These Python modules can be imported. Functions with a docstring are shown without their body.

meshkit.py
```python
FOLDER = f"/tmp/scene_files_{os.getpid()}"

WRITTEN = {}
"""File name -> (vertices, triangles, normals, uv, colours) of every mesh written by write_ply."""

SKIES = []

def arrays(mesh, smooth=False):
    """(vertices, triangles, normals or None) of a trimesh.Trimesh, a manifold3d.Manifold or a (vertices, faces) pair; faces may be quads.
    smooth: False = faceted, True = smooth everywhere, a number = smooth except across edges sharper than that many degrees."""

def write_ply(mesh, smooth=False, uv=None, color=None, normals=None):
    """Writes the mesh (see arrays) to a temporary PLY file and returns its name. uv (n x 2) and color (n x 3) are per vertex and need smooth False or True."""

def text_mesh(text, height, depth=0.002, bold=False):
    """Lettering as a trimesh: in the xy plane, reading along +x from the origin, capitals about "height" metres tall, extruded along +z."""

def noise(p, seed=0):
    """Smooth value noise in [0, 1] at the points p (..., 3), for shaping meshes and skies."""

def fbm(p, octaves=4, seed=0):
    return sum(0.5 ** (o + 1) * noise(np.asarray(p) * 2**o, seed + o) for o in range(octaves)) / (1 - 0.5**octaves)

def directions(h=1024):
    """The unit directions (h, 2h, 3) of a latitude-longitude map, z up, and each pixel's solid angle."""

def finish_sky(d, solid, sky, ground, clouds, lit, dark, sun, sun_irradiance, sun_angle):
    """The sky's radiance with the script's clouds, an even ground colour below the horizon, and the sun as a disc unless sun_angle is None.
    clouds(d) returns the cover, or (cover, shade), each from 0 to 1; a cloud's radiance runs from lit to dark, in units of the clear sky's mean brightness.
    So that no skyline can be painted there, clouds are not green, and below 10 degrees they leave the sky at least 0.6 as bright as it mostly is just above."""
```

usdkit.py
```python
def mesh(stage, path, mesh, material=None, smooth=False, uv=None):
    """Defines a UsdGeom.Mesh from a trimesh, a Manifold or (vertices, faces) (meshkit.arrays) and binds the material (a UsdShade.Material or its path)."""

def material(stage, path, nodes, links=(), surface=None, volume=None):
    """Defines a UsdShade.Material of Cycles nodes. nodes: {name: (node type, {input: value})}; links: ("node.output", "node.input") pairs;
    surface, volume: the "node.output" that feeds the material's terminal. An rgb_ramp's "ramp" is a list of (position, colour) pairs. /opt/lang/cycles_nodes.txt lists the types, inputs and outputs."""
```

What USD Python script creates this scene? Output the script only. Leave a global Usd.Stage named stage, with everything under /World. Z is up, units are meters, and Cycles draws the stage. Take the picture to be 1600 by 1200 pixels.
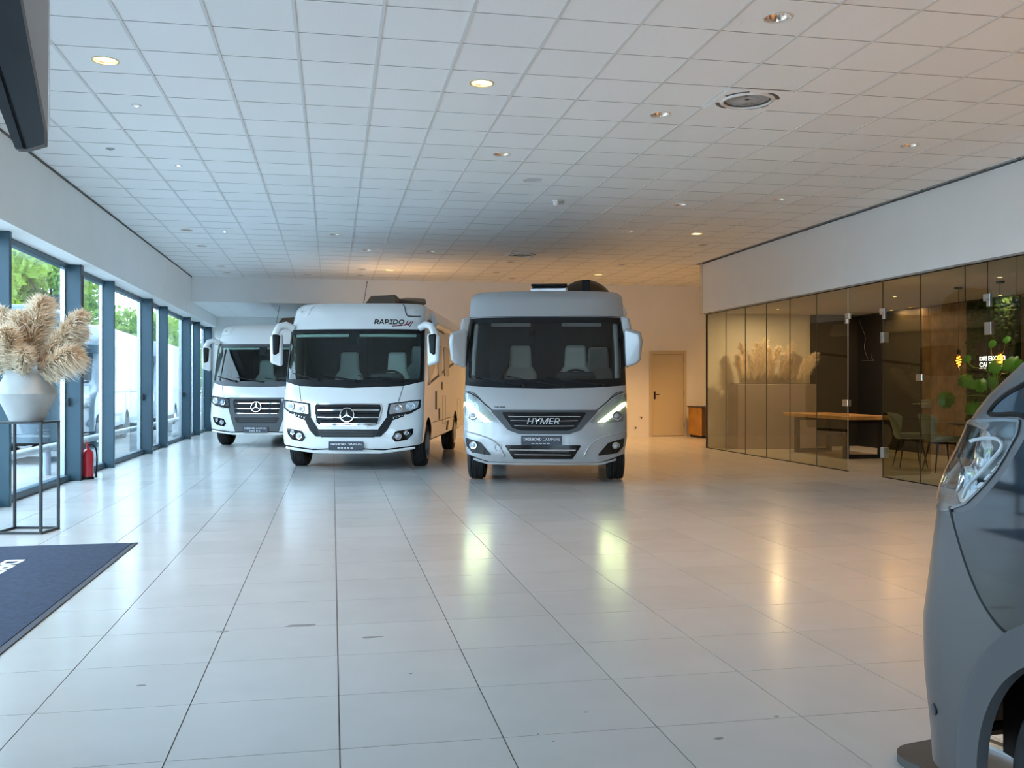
import math, random
import numpy as np, trimesh, manifold3d
import mapbox_earcut as earcut
import shapely
from shapely.geometry import Polygon, Point, box as sbox, LineString
from shapely import affinity
from shapely.ops import unary_union
from shapely.prepared import prep
import usdkit, meshkit
from pxr import Usd, UsdGeom, UsdLux, UsdShade, Gf, Sdf

rng = np.random.default_rng(7)
random.seed(7)
stage = Usd.Stage.CreateInMemory()
UsdGeom.SetStageUpAxis(stage, 'Z'); UsdGeom.SetStageMetersPerUnit(stage, 1.0)
UsdGeom.Xform.Define(stage, '/World'); UsdGeom.Scope.Define(stage, '/World/Looks')

# ------------------------------------------------------------------ camera, sky, sun, exposure
EYE, YAW, PITCH, FPX = 1.3132, 0.18752, 0.00114, 1478.5
cam = UsdGeom.Camera.Define(stage, '/World/camera')
cam.CreateHorizontalApertureAttr(36.0); cam.CreateVerticalApertureAttr(27.0)
cam.CreateFocalLengthAttr(36.0 * FPX / 1600)
cam.CreateClippingRangeAttr(Gf.Vec2f(0.05, 500))
cam.AddTranslateOp().Set(Gf.Vec3d(0, 0, EYE))
cam.AddRotateXYZOp().Set(Gf.Vec3f(90 + math.degrees(PITCH), 0, -math.degrees(YAW)))
cam.CreateExposureAttr(0.68)
sky = UsdLux.DomeLight.Define(stage, '/World/sky')
sky.CreateIntensityAttr(1.75); sky.CreateColorAttr(Gf.Vec3f(0.60, 0.82, 1.04))
sun = UsdLux.DistantLight.Define(stage, '/World/sun')
sun.CreateIntensityAttr(11.0); sun.CreateAngleAttr(0.6); sun.CreateColorAttr(Gf.Vec3f(1.0, 0.93, 0.8))
sun.AddRotateXYZOp().Set(Gf.Vec3f(65, 0, 93))       # low sun from the right: the hall shades the campers outside, the trees beyond catch the light
WARM = (1.0, 0.55, 0.21)
def spot(path, xyz, power, col=WARM, angle=56., r=.05):
    """A recessed lamp's own light: a soft cone straight down."""
    L = UsdLux.SphereLight.Define(stage, path); L.CreateRadiusAttr(r); L.CreateIntensityAttr(power); L.CreateColorAttr(Gf.Vec3f(*col)); L.AddTranslateOp().Set(Gf.Vec3d(*map(float, xyz)))
    S = UsdLux.ShapingAPI.Apply(L.GetPrim()); S.CreateShapingConeAngleAttr(angle); S.CreateShapingConeSoftnessAttr(.6)
    return L

# ------------------------------------------------------------------ materials
_mats = {}
def M(name, col, rough=.5, metal=0., coat=0., emit=None, es=0., noise=0., nscale=8., bump=0., bscale=200., spec=.5, coat_rough=.03, sheen=0.):
    if name in _mats: return _mats[name]
    p = {'base_color': col, 'roughness': rough, 'metallic': metal, 'specular_ior_level': spec}
    if coat: p.update(coat_weight=coat, coat_roughness=coat_rough)
    if emit: p.update(emission_color=emit, emission_strength=es)
    if sheen: p.update(sheen_weight=sheen)
    n, l = {'p': ('principled_bsdf', p)}, []
    if noise or bump: n['tc'] = ('texture_coordinate', {})
    if noise:
        n['n'] = ('noise_texture', {'scale': nscale, 'detail': 4.})
        n['r'] = ('rgb_ramp', {'ramp': [(.3, tuple(c * (1 - noise) for c in col)), (.7, tuple(min(1, c * (1 + noise)) for c in col))]})
        l += [('tc.object', 'n.vector'), ('n.fac', 'r.fac'), ('r.color', 'p.base_color')]
    if bump:
        n['bn'] = ('noise_texture', {'scale': bscale, 'detail': 2.}); n['b'] = ('bump', {'strength': bump, 'distance': .002})
        l += [('tc.object', 'bn.vector'), ('bn.fac', 'b.height'), ('b.normal', 'p.normal')]
    _mats[name] = usdkit.material(stage, '/World/Looks/' + name, n, l, surface='p.BSDF')
    return _mats[name]
def pane_mat(name, tint, gloss=1.0, ior=1.5, rough=0.0):
    if name not in _mats:      # the same reflectance from either side of the pane
        _mats[name] = usdkit.material(stage, '/World/Looks/' + name, {'t': ('transparent_bsdf', {'color': tint}), 'g': ('glossy_bsdf', {'color': (gloss,) * 3, 'roughness': rough}), 'ge': ('geometry', {}),
            'i': ('mix_float', {'a': ior, 'b': 1 / ior}), 'f': ('fresnel', {}), 'm': ('mix_closure', {})}, [('ge.backfacing', 'i.fac'), ('i.result', 'f.IOR'), ('f.fac', 'm.fac'), ('t.BSDF', 'm.closure1'), ('g.BSDF', 'm.closure2')], surface='m.closure')
    return _mats[name]
def leaf_mat(name, a, b, rough=.45, trans=.35):
    if name not in _mats:
        _mats[name] = usdkit.material(stage, '/World/Looks/' + name, {'i': ('geometry', {}), 'r': ('rgb_ramp', {'ramp': [(0., a), (1., b)]}), 'p': ('principled_bsdf', {'roughness': rough}),
            't': ('translucent_bsdf', {}), 'm': ('mix_closure', {'fac': trans})}, [('i.random_per_island', 'r.fac'), ('r.color', 'p.base_color'), ('r.color', 't.color'), ('p.BSDF', 'm.closure1'), ('t.BSDF', 'm.closure2')], surface='m.closure')
    return _mats[name]

WALL = M('white_wall', (.86, .86, .845), .7, noise=.015, nscale=2, bump=.05)
CEIL = [M(f'ceiling_tile_{i}', (.855 + .012 * i, .86 + .012 * i, .86 + .012 * i), .85, noise=.015, nscale=60, bump=.12, bscale=300) for i in range(3)]
TBAR = M('ceiling_bar', (.70, .70, .69), .5)
DARKGAP = M('shadow_gap', (.12, .12, .12), .8)
TILE = [M(f'floor_tile_{i}', (.60 + .004 * i, .58 + .004 * i, .56 + .004 * i), .19 + .01 * i, noise=.03, nscale=3, spec=.5) for i in range(3)]
GROUT = M('grout', (.13, .12, .11), .8)
STEEL = M('blue_grey_steel', (.034, .082, .115), .38)
STEELD = M('dark_blue_steel', (.02, .03, .045), .35)
ALU = M('bright_aluminium', (.62, .68, .72), .3, metal=.6)
GLASS = pane_mat('clear_window_glass', (.95, .98, .98))
TINT = pane_mat('bronze_tinted_glass', (.83, .82, .72), 1.0, 1.40)
WIND = pane_mat('windscreen_glass', (.74, .78, .78), 1.0, 1.5)
WIND2 = pane_mat('windscreen_glass_green', (.70, .82, .78), 1.0, 1.5)
LENS = pane_mat('headlight_lens', (.93, .95, .96), 1.0, 1.5)
BLACKG = M('black_gloss', (.008, .009, .010), .10, spec=.4)
BLACKM = M('black_plastic', (.014, .015, .017), .45, spec=.22)
GREYP = M('grey_plastic', (.075, .08, .088), .45)
CHROME = M('chrome', (.82, .83, .84), .08, metal=1.)
SATIN = M('satin_metal', (.7, .71, .72), .28, metal=1.)
RUBBER = M('tyre_rubber', (.018, .018, .019), .7, noise=.2, nscale=30)
WHITEP = M('white_paint', (.80, .81, .81), .22, coat=.8)
SILVERP = M('silver_paint', (.45, .465, .48), .32, metal=.3, coat=.45)
CREAML = M('cream_leather', (.80, .75, .64), .55, bump=.1)
GREYL = M('pale_grey_leather', (.70, .72, .70), .6)
CABIN = M('cabin_lining', (.11, .11, .112), .8)
DASH = M('dashboard_plastic', (.045, .047, .05), .6)
LETTERW = M('white_lettering', (.85, .86, .88), .4)
LETTERK = M('black_lettering', (.02, .02, .022), .4)

# ------------------------------------------------------------------ prims
_names = {}
def numbered(parent, name):
    k = (parent, name); n = _names.get(k, 0); _names[k] = n + 1
    return f'{parent}/{name}' + (f'_{n:03d}' if n else '')
def path(o): return str(o.GetPath()) if hasattr(o, 'GetPath') else o
def setd(o, **kw):
    o = o.GetPrim() if hasattr(o, 'GetPrim') else o
    for k, v in kw.items():
        if v: o.SetCustomDataByKey(k, v)
    return o
def thing(name, label=None, cat=None, loc=(0, 0, 0), rz=0., group=None, kind=None):
    x = UsdGeom.Xform.Define(stage, numbered('/World', name))
    x.AddTranslateOp().Set(Gf.Vec3d(*map(float, loc)))
    x.AddRotateZOp().Set(float(math.degrees(rz)))
    return setd(x, label=label, category=cat, group=group, kind=kind)
def part(name, mesh, mat, parent='/World', smooth=35, label=None, cat=None, group=None, kind=None):
    m = usdkit.mesh(stage, numbered(path(parent), name), mesh, mat, smooth=smooth)
    return setd(m, label=label, category=cat, group=group, kind=kind)
def copy_of(src, loc, rz=0., label=None, group=None, scale=None):
    name = src.GetName()
    x = UsdGeom.Xform.Define(stage, numbered('/World', name))
    p = x.GetPrim(); p.GetReferences().AddInternalReference(src.GetPath()); p.SetInstanceable(True)
    x.ClearXformOpOrder(); x.AddTranslateOp().Set(Gf.Vec3d(*map(float, loc))); x.AddRotateZOp().Set(float(math.degrees(rz)))
    return setd(x, label=label or src.GetCustomDataByKey('label'), category=src.GetCustomDataByKey('category'), group=group or src.GetCustomDataByKey('group'))

# ------------------------------------------------------------------ mesh helpers
def tm(v, f): return trimesh.Trimesh(np.asarray(v, float), np.asarray(f, int), process=False)
def cat(*ms):
    ms = [m for m in (ms[0] if len(ms) == 1 and isinstance(ms[0], list) else ms)]
    return trimesh.util.concatenate(ms)
def bx(x0, x1, y0, y1, z0, z1):
    m = trimesh.creation.box([x1 - x0, y1 - y0, z1 - z0]); m.apply_translation([(x0 + x1) / 2, (y0 + y1) / 2, (z0 + z1) / 2]); return m
def bev(x0, x1, y0, y1, z0, z1, c=.004):
    pts = []
    for i, x in enumerate((x0, x1)):
        for j, y in enumerate((y0, y1)):
            for k, z in enumerate((z0, z1)):
                sx, sy, sz = (1, -1)[i], (1, -1)[j], (1, -1)[k]
                pts += [(x, y + sy * c, z + sz * c), (x + sx * c, y, z + sz * c), (x + sx * c, y + sy * c, z)]
    m = trimesh.convex.convex_hull(np.array(pts)); return m
def hull(*sph, n=2):
    pts = []
    ico = trimesh.creation.icosphere(n).vertices
    for x, y, z, r in sph: pts.append(ico * r + [x, y, z])
    return trimesh.convex.convex_hull(np.vstack(pts))
def hullp(pts): return trimesh.convex.convex_hull(np.asarray(pts, float))
def cyl(p, q, r, n=16, r2=None):
    p, q = np.array(p, float), np.array(q, float); d = q - p; L = np.linalg.norm(d); d /= L
    a = np.cross(d, [0, 0, 1.] if abs(d[2]) < .9 else [1., 0, 0]); a /= np.linalg.norm(a); b = np.cross(d, a)
    t = np.arange(n) * 2 * np.pi / n; r2 = r if r2 is None else r2
    ring = np.cos(t)[:, None] * a + np.sin(t)[:, None] * b
    v = np.vstack([p + ring * r, q + ring * r2, [p], [q]]); f = []
    for i in range(n):
        j = (i + 1) % n; f += [(i, j, n + j), (i, n + j, n + i), (2 * n, j, i), (2 * n + 1, n + i, n + j)]
    m = tm(v, f); m.fix_normals() if False else None
    return m
def tube(pts, r, n=8):
    p = np.asarray(pts, float); t = np.gradient(p, axis=0); t /= np.linalg.norm(t, axis=1, keepdims=True) + 1e-12
    ref = np.array([0, 0, 1.]) if abs(t[0][2]) < .9 else np.array([1., 0, 0])
    a = np.cross(t, ref); a /= np.linalg.norm(a, axis=1, keepdims=True) + 1e-12; b = np.cross(t, a)
    for i in range(1, len(p)):
        if (a[i] * a[i - 1]).sum() < 0: a[i], b[i] = -a[i], -b[i]
    r = np.broadcast_to(r, (len(p),)); g = np.arange(n) * 2 * np.pi / n
    v = (p[:, None] + r[:, None, None] * (np.cos(g)[None, :, None] * a[:, None] + np.sin(g)[None, :, None] * b[:, None])).reshape(-1, 3)
    f = []
    for i in range(len(p) - 1):
        for j in range(n):
            k = (j + 1) % n; f += [(i * n + j, i * n + k, (i + 1) * n + k), (i * n + j, (i + 1) * n + k, (i + 1) * n + j)]
    v = np.vstack([v, p[:1], p[-1:]]); L = (len(p) - 1) * n
    for j in range(n):
        k = (j + 1) % n; f += [(len(v) - 2, k, j), (len(v) - 1, L + j, L + k)]
    m = tm(v, f)
    if m.volume < 0: m.invert()
    return m
def lathe(prof, n=32, axis='z'):
    """prof: (radius, height) from bottom to top (outside up)."""
    pr = np.asarray(prof, float); t = np.arange(n) * 2 * np.pi / n
    v = np.stack([pr[:, 0, None] * np.cos(t), pr[:, 0, None] * np.sin(t), np.repeat(pr[:, 1, None], n, 1)], -1).reshape(-1, 3); f = []
    for i in range(len(pr) - 1):
        for j in range(n):
            k = (j + 1) % n; f += [(i * n + j, i * n + k, (i + 1) * n + k), (i * n + j, (i + 1) * n + k, (i + 1) * n + j)]
    m = tm(v, f); m.update_faces(m.area_faces > 1e-12)
    if axis == 'x': m.apply_transform(trimesh.transformations.rotation_matrix(np.pi / 2, [0, 1, 0]))
    if axis == 'y': m.apply_transform(trimesh.transformations.rotation_matrix(-np.pi / 2, [1, 0, 0]))
    return m
def ext(poly, h, z0=0.):
    ms = []
    for g in getattr(poly, 'geoms', [poly]):
        if g.area > 1e-9: ms.append(trimesh.creation.extrude_polygon(g, h, engine='earcut'))
    m = cat(ms); m.apply_translation([0, 0, z0]); return m
def ext_axis(poly, a0, a1, axis):
    """poly in (y,z) extruded along x ('x') or in (x,z) along y ('y')."""
    m = ext(poly, a1 - a0)
    v = m.vertices.copy()
    if axis == 'x': m.vertices = np.stack([v[:, 2] + a0, v[:, 0], v[:, 1]], -1)
    else: m.vertices = np.stack([v[:, 0], v[:, 2] + a0, v[:, 1]], -1); m.invert()
    return m
def mv(m, x=0, y=0, z=0, rz=0., rx=0., ry=0.):
    m = m.copy()
    for a, ax in ((rx, [1, 0, 0]), (ry, [0, 1, 0]), (rz, [0, 0, 1])):
        if a: m.apply_transform(trimesh.transformations.rotation_matrix(a, ax))
    m.apply_translation([x, y, z]); return m
def rrect(x0, x1, y0, y1, r): return sbox(x0 + r, y0 + r, x1 - r, y1 - r).buffer(r, quad_segs=5)
def project(X, Y, Z):
    xc = X * math.cos(YAW) - Y * math.sin(YAW); zc = X * math.sin(YAW) + Y * math.cos(YAW)
    return 800 + FPX * xc / np.maximum(zc, .01), 600 - FPX * (Z - EYE) / np.maximum(zc, .01), zc

# ------------------------------------------------------------------ the setting
HC = 3.8625; CX0, CY0, FX0, FY0, G = -0.858, 8.2152, -1.1738, 4.0708, .6
XL, XR, YB, YR, YE = -3.25, 7.63, 23.2, -7.0, 18.75     # band of the left wall, fascia on the right, back wall, front of the hall, end of the glass office
# cells of the ceiling grid that hold a lamp: (i, j, lit, label)
DOWN = [(-2, -1, 1, 'glowing warm round downlight near the top left corner, close to the hanging mirror'),
 (3, -1, 1, 'glowing yellow round downlight nearest the middle of the near ceiling'),
 (6, -4, 0, 'unlit coppery round downlight at the top right, the closest of all to the camera'),
 (6, 0, 0, 'unlit coppery round downlight just left of the round ceiling cassette'),
 (4, 3, 0, 'unlit round downlight with dark middle, in front of the round ceiling speaker'),
 (11, 1, 0, 'unlit coppery round downlight at far right, near the top of the white fascia'),
 (9, 7, 0, 'unlit round downlight right of the white dome detector'),
 (11, 6, 0, 'unlit grey round downlight closest to the middle of the right fascia'),
 (9, 11, 0, 'unlit bright-edged round downlight above the right roof edge of the silver motorhome'),
 (11, 11, 1, 'glowing yellow round downlight near the far end of the white fascia'),
 (12, 13, 0, 'faint unlit round downlight just behind the glowing one by the far end of the fascia'),
 (11, 18, 0, 'faint unlit round downlight between the two glowing far right ones'),
 (11, 21, 1, 'glowing yellow round downlight right above the brown satellite dome of the silver motorhome'),
 (7, 18, 0, 'small unlit round downlight just behind the far ceiling cassette'),
 (7, 21, 0, 'unlit round downlight just beyond the far cassette, left of the silver roof box'),
 (8, 23, 0, 'small unlit round downlight at the back wall, left of the silver motorhome roof box'),
 (-3, 13, 0, 'dark unlit round downlight nearest the left window band, first of its row'),
 (-3, 16, 0, 'dark unlit round downlight near the left wall, second of its row'),
 (-3, 21, 0, 'dark unlit round downlight near the left wall, third of its row'),
 (-3, 23, 0, 'small dark round downlight in the far left corner of the ceiling'),
 (1, 13, 0, 'dark unlit round downlight above the white motorhome, at the left of the warm patch'),
 (2, 16, 0, 'dark unlit round downlight in the warm patch above the white motorhome roof'),
 (4, 16, 0, 'unlit round downlight at the right end of the warm patch above the white motorhome'),
 (2, 21, 0, 'unlit round downlight near the back beam, behind the antenna of the white motorhome'),
 (2, 23, 0, 'small unlit round downlight at the back beam right behind the antenna'),
 (0, 23, 0, 'small unlit round downlight at the back beam above the half hidden motorhome'),
 (3, 21, 1, 'glowing yellow round downlight above the roof of the white motorhome'),
 (15, 20, 1, 'round downlight in the back recess, mostly hidden behind the end of the fascia')]
CASS = [(7, -1), (7, 16)]
holes = {(i, j): .095 for i, j, *_ in DOWN} | {c: .272 for c in CASS}

ceiling = thing('ceiling', kind='structure')
def ceil_tile(i, j, x0=None, x1=None, y1=None):
    x0 = CX0 + G * i + .012 if x0 is None else x0; x1 = CX0 + G * (i + 1) - .012 if x1 is None else x1
    y0 = CY0 + G * j + .004; y1 = CY0 + G * (j + 1) - .004 if y1 is None else y1
    p = sbox(x0, y0, x1, y1)
    if (i, j) in holes:
        p = p.difference(Point(CX0 + G * (i + .5), CY0 + G * (j + .5)).buffer(holes[i, j], quad_segs=10)); return ext(p, .02, HC + .006)
    return bx(x0, x1, y0, y1, HC + .006, HC + .026)
cells = []
for j in range(-25, 25):
    for i in range(-4, 22):
        cx, cy = CX0 + G * (i + .5), CY0 + G * (j + .5)
        if cx > XR and cy < YE: continue
        if cy > YB + .1: continue
        px, py, zc = project(cx, cy, HC)
        inview = zc > 1 and -60 < px < 1660 and py > -70
        cells.append((zc if inview else 1e3 + zc, i, j))
cells.sort()
rest = []
for k, (d, i, j) in enumerate(cells):
    x1 = XR - .004 if (i == 14 or CX0 + G * (i + 1) > XR) and CY0 + G * (j + .5) < YE and CX0 + G * (i + 1) > XR - .2 else None
    y1 = YB - .004 if CY0 + G * (j + 1) > YB else None
    m = ceil_tile(i, j, x1=x1, y1=y1)
    if k < 300: part('tile', m, CEIL[(i * 7 + j * 13 + i * j) % 3], ceiling, False)
    else: rest.append(m)
part('tile', cat(rest), CEIL[1], ceiling, False, kind='stuff')
part('grid_bar', cat([bx(CX0 + G * i - .012, CX0 + G * i + .012, YR, YB if i < 15 else YB, HC, HC + .03) for i in range(-4, 15)] + [bx(CX0 + G * i - .012, CX0 + G * i + .012, YE, YB, HC, HC + .03) for i in range(15, 22)]), TBAR, ceiling, False, kind='stuff')
part('cross_joint', cat([bx(XL, XR, CY0 + G * j - .0045, CY0 + G * j + .0045, HC + .004, HC + .02) for j in range(-25, 25)] + [bx(XR, 12, CY0 + G * j - .0045, CY0 + G * j + .0045, HC + .004, HC + .02) for j in range(18, 25)]), M('joint_grey', (.42, .42, .42), .7), ceiling, False, kind='stuff')
part('void_lining', cat(bx(XL - .3, 12, YR, YB + .1, HC + .2, HC + .22)), DARKGAP, ceiling, False)

# floor tiles
floor = thing('floor', kind='structure')
fc = []
for j in range(-19, 40):
    for i in range(-4, 21):
        cx, cy = FX0 + G * (i + .5), FY0 + G * (j + .5)
        if cx < -3.75 or cx > 11.5 or cy > 28.2: continue
        if cy > YB and cx > 2: continue
        px, py, zc = project(cx, cy, 0)
        inview = zc > 1 and -120 < px < 1720 and py < 1300
        fc.append((zc if inview else 1e3 + zc, i, j))
fc.sort(); rest = []
for k, (d, i, j) in enumerate(fc):
    m = bx(max(FX0 + G * i, -3.68) + .0025, FX0 + G * (i + 1) - .0025, FY0 + G * j + .002, FY0 + G * (j + 1) - .002, -.012, 0)
    if k < 300: part('tile', m, TILE[(i * 5 + j * 11 + i * j) % 3], floor, False)
    else: rest.append(m)
part('tile', cat(rest), TILE[1], floor, False, kind='stuff')
scuffs = []
for x, y, r_, a_ in [(.35, 4.32, .009, 1), (-.82, 4.37, .012, 2), (1.0, 3.68, .008, 1), (.8, 3.4, .006, 1.2), (.76, 3.48, .005, 1), (-.17, 5.3, .03, 3.5), (-.58, 5.24, .018, 2.5), (2.36, 4.68, .010, 1), (1.73, 3.49, .010, 1.3), (1.41, 3.31, .014, 1.8), (.2, 4.98, .02, 3)]:
    a = np.linspace(0, 2 * np.pi, 11)[:-1]; rr = r_ * rng.uniform(.6, 1.1, 10)
    scuffs.append(ext(Polygon(np.stack([x + rr * a_ * np.cos(a), y + rr * np.sin(a)], -1)), .0006))
part('dirt_speck', cat(scuffs), M('dirt', (.26, .24, .23), .9), floor, False, kind='stuff')
part('grout_bed', bx(-3.68, 12, YR - .1, 28.3, -.06, -.004), GROUT, floor, False)

# left wall: band above the glass
wl = thing('wall_left', kind='structure')
part('band', bx(-3.64, XL, YR, 28.2, 2.97, HC + .2), WALL, wl, False)
part('shadow_gap', bx(XL, XL + .012, YR, YB, HC - .022, HC), DARKGAP, wl, False)
# back wall with its opening to the bay on the left
wb = thing('wall_back', kind='structure')
p = sbox(XL - .4, 0, 12.2, HC + .2).difference(sbox(-4, -1, 1.9, 3.27)).difference(sbox(8.01, -1, 8.965, 2.17))
part('wall_panel', ext_axis(p, YB, YB + .2, 'y'), WALL, wb, False)
part('bay_end', bx(XL - .4, 2.1, 28.2, 28.35, 0, 3.4), WALL, wb, False)
part('bay_side', bx(1.9, 2.1, YB + .2, 28.2, 0, 3.4), WALL, wb, False)
part('bay_ceiling', cat([bx(XL + .6 * i + .005, XL + .6 * (i + 1) - .005, YB + .2 + 1.2 * j, YB + .2 + 1.2 * (j + 1) - .006, 3.27, 3.29) for i in range(-1, 9) for j in range(4)]), CEIL[0], wb, False)
part('bay_roof', bx(XL - .3, 2.1, YB + .2, 28.2, 3.30, 3.34), DARKGAP, wb, False)
# right: fascia above the glass, end wall and side walls of the office behind it
wr = thing('wall_right', kind='structure')
part('fascia', bx(XR, 7.86, YR, YE, 2.815, HC + .2), WALL, wr, False)
part('shadow_gap', bx(XR - .010, XR, YR, YE, HC - .016, HC + .004), DARKGAP, wr, False)
part('fascia_trim', bx(XR + .02, XR + .10, YR, YE - .02, 2.795, 2.815), M('fascia_trim', (.35, .35, .34), .5), wr, False)
part('end_wall', cat(bx(7.71, 12.2, YE, YE + .03, 0, 2.815), bx(XR, 12.2, YE - .01, YE + .15, 2.815, HC + .2)), M('cream_wall', (.74, .70, .60), .6), wr, False)
part('recess_wall', bx(12, 12.2, YE, YB + .2, 0, HC + .2), WALL, wr, False)
part('office_wall', bx(11.2, 11.4, YR, YE, 0, HC + .2), M('brown_office_wall', (.16, .11, .07), .6), wr, False)
BLK = M('black_office_wall', (.012, .012, .013), .55)
part('black_end_panel', bx(10.07, 11.2, YE - .03, YE, 0, 2.82), BLK, wr, False)
part('black_wall_panel', bx(11.17, 11.2, 16.42, YE - .03, 0, 2.82), BLK, wr, False)
part('office_ceiling', bx(7.86, 11.2, YR, YE, 2.82, 2.86), M('office_ceiling', (.62, .60, .56), .8), wr, False)
# front of the hall, behind the camera: piers and glass
wf = thing('wall_front', kind='structure')
part('header', bx(-3.64, 11.4, YR - .2, YR, 3.1, HC + .2), WALL, wf, False)
part('pier', cat([bx(x - .12, x + .12, YR - .2, YR, 0, 3.1) for x in (-3.5, -.6, 2.3, 5.2, 8.0, 11.2)]), STEEL, wf, False)
part('pane', cat([bx(a + .12, b - .12, YR - .11, YR - .1, .05, 3.1) for a, b in zip((-3.5, -.6), (-.6, 2.3))]), GLASS, wf, False)
part('wall_panel', bx(2.42, 11.2, YR - .15, YR - .05, 0, 3.1), WALL, wf, False)
roof = part('roof', bx(-3.7, 12.3, YR - .3, 28.4, HC + .25, HC + .6), M('roof_felt', (.2, .2, .2), .9), smooth=False, kind='structure')

# windows of the left side: deep steel fins and panes with rails
thick = [-6.8, -1.7, 3.4, 8.6, 13.9, 19.1, 24.1, 28.12]; thin = [-4.2, .8, 5.8, 11.0, 15.95, 20.9, 25.9]
n = 0
for y in thick:
    n += 1
    t = thing(f'trim_{n}', kind='structure')
    part('post', bev(-3.63, -3.40, y, y + .11, 0, 2.97, .006), STEEL, t, False)
    part('edge_strip', bx(-3.66, -3.60, y - .035, y, 0, 2.97), ALU, t, False)
    part('flange', bx(-3.41, -3.395, y - .012, y + .122, 0, 2.97), STEELD, t, False)
for y in thin:
    n += 1
    t = thing(f'trim_{n}', kind='structure')
    part('post', bev(-3.60, -3.41, y, y + .07, 0, 2.97, .005), STEEL, t, False)
    part('edge_strip', bx(-3.63, -3.585, y - .025, y, 0, 2.97), ALU, t, False)
fins = sorted([(y, .11) for y in thick] + [(y, .07) for y in thin])
for k, ((a, wa), (b, _)) in enumerate(zip(fins[:-1], fins[1:])):
    w = thing(f'window_{k + 1}', kind='structure')
    y0, y1 = a + wa, b - .035
    part('pane', bx(-3.606, -3.594, y0 + .04, y1, .085, 2.90), GLASS, w, False)
    part('bottom_rail', bev(-3.65, -3.53, y0, y1, 0, .085, .01), STEEL, w, False)
    part('top_rail', bev(-3.65, -3.55, y0, y1, 2.90, 2.97, .008), STEEL, w, False)
    part('stile', bx(-3.64, -3.56, y0, y0 + .04, .085, 2.90), STEEL, w, False)
    if k in (9, 7, 5, 11):
        part('lock', cat(bev(-3.56, -3.53, y1 - .03, y1, 1.02, 1.14, .004)), BLACKM, w)

# door in the back wall
d = thing('door_1', kind='structure')
part('backing', bx(7.9, 9.1, YB + .1, YB + .22, -.01, 2.3), DARKGAP, d, False)
DOORC = M('beige_door', (.62, .53, .36), .45)
part('frame', ext_axis(sbox(7.99, 0, 8.985, 2.19).difference(sbox(8.06, -1, 8.915, 2.11)), YB - .03, YB + .1, 'y'), DOORC, d, False)
part('leaf', bev(8.065, 8.91, YB - .01, YB + .04, .01, 2.105), DOORC, d, False)
part('handle', cat(bev(8.11, 8.15, YB - .02, YB - .009, .95, 1.15, .003), cyl((8.13, YB - .06, 1.07), (8.13, YB - .015, 1.07), .01), cyl((8.13, YB - .06, 1.07), (8.24, YB - .06, 1.07), .009)), BLACKM, d)
for z in (.25, 1.05, 1.9): part('hinge', cyl((8.915, YB - .035, z), (8.915, YB - .035, z + .1), .011), SATIN, d)
for i, z in enumerate((.22, .48)):
    o = thing('wall_socket', ['white square wall socket low on the back wall left of the beige door', 'small white blank plate on the back wall, above the socket by the door'][i], 'socket', (7.62 + .15 * i, YB - .012, z))
    part('plate', bev(-.04, .04, 0, .012, -.04, .04, .003), WHITEP, o, False); part('insert', mv(lathe([(0, 0), (.022, 0), (.022, .003), (0, .003)], 20), 0, -.003, 0, rx=math.pi / 2), GREYP, o)

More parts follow.
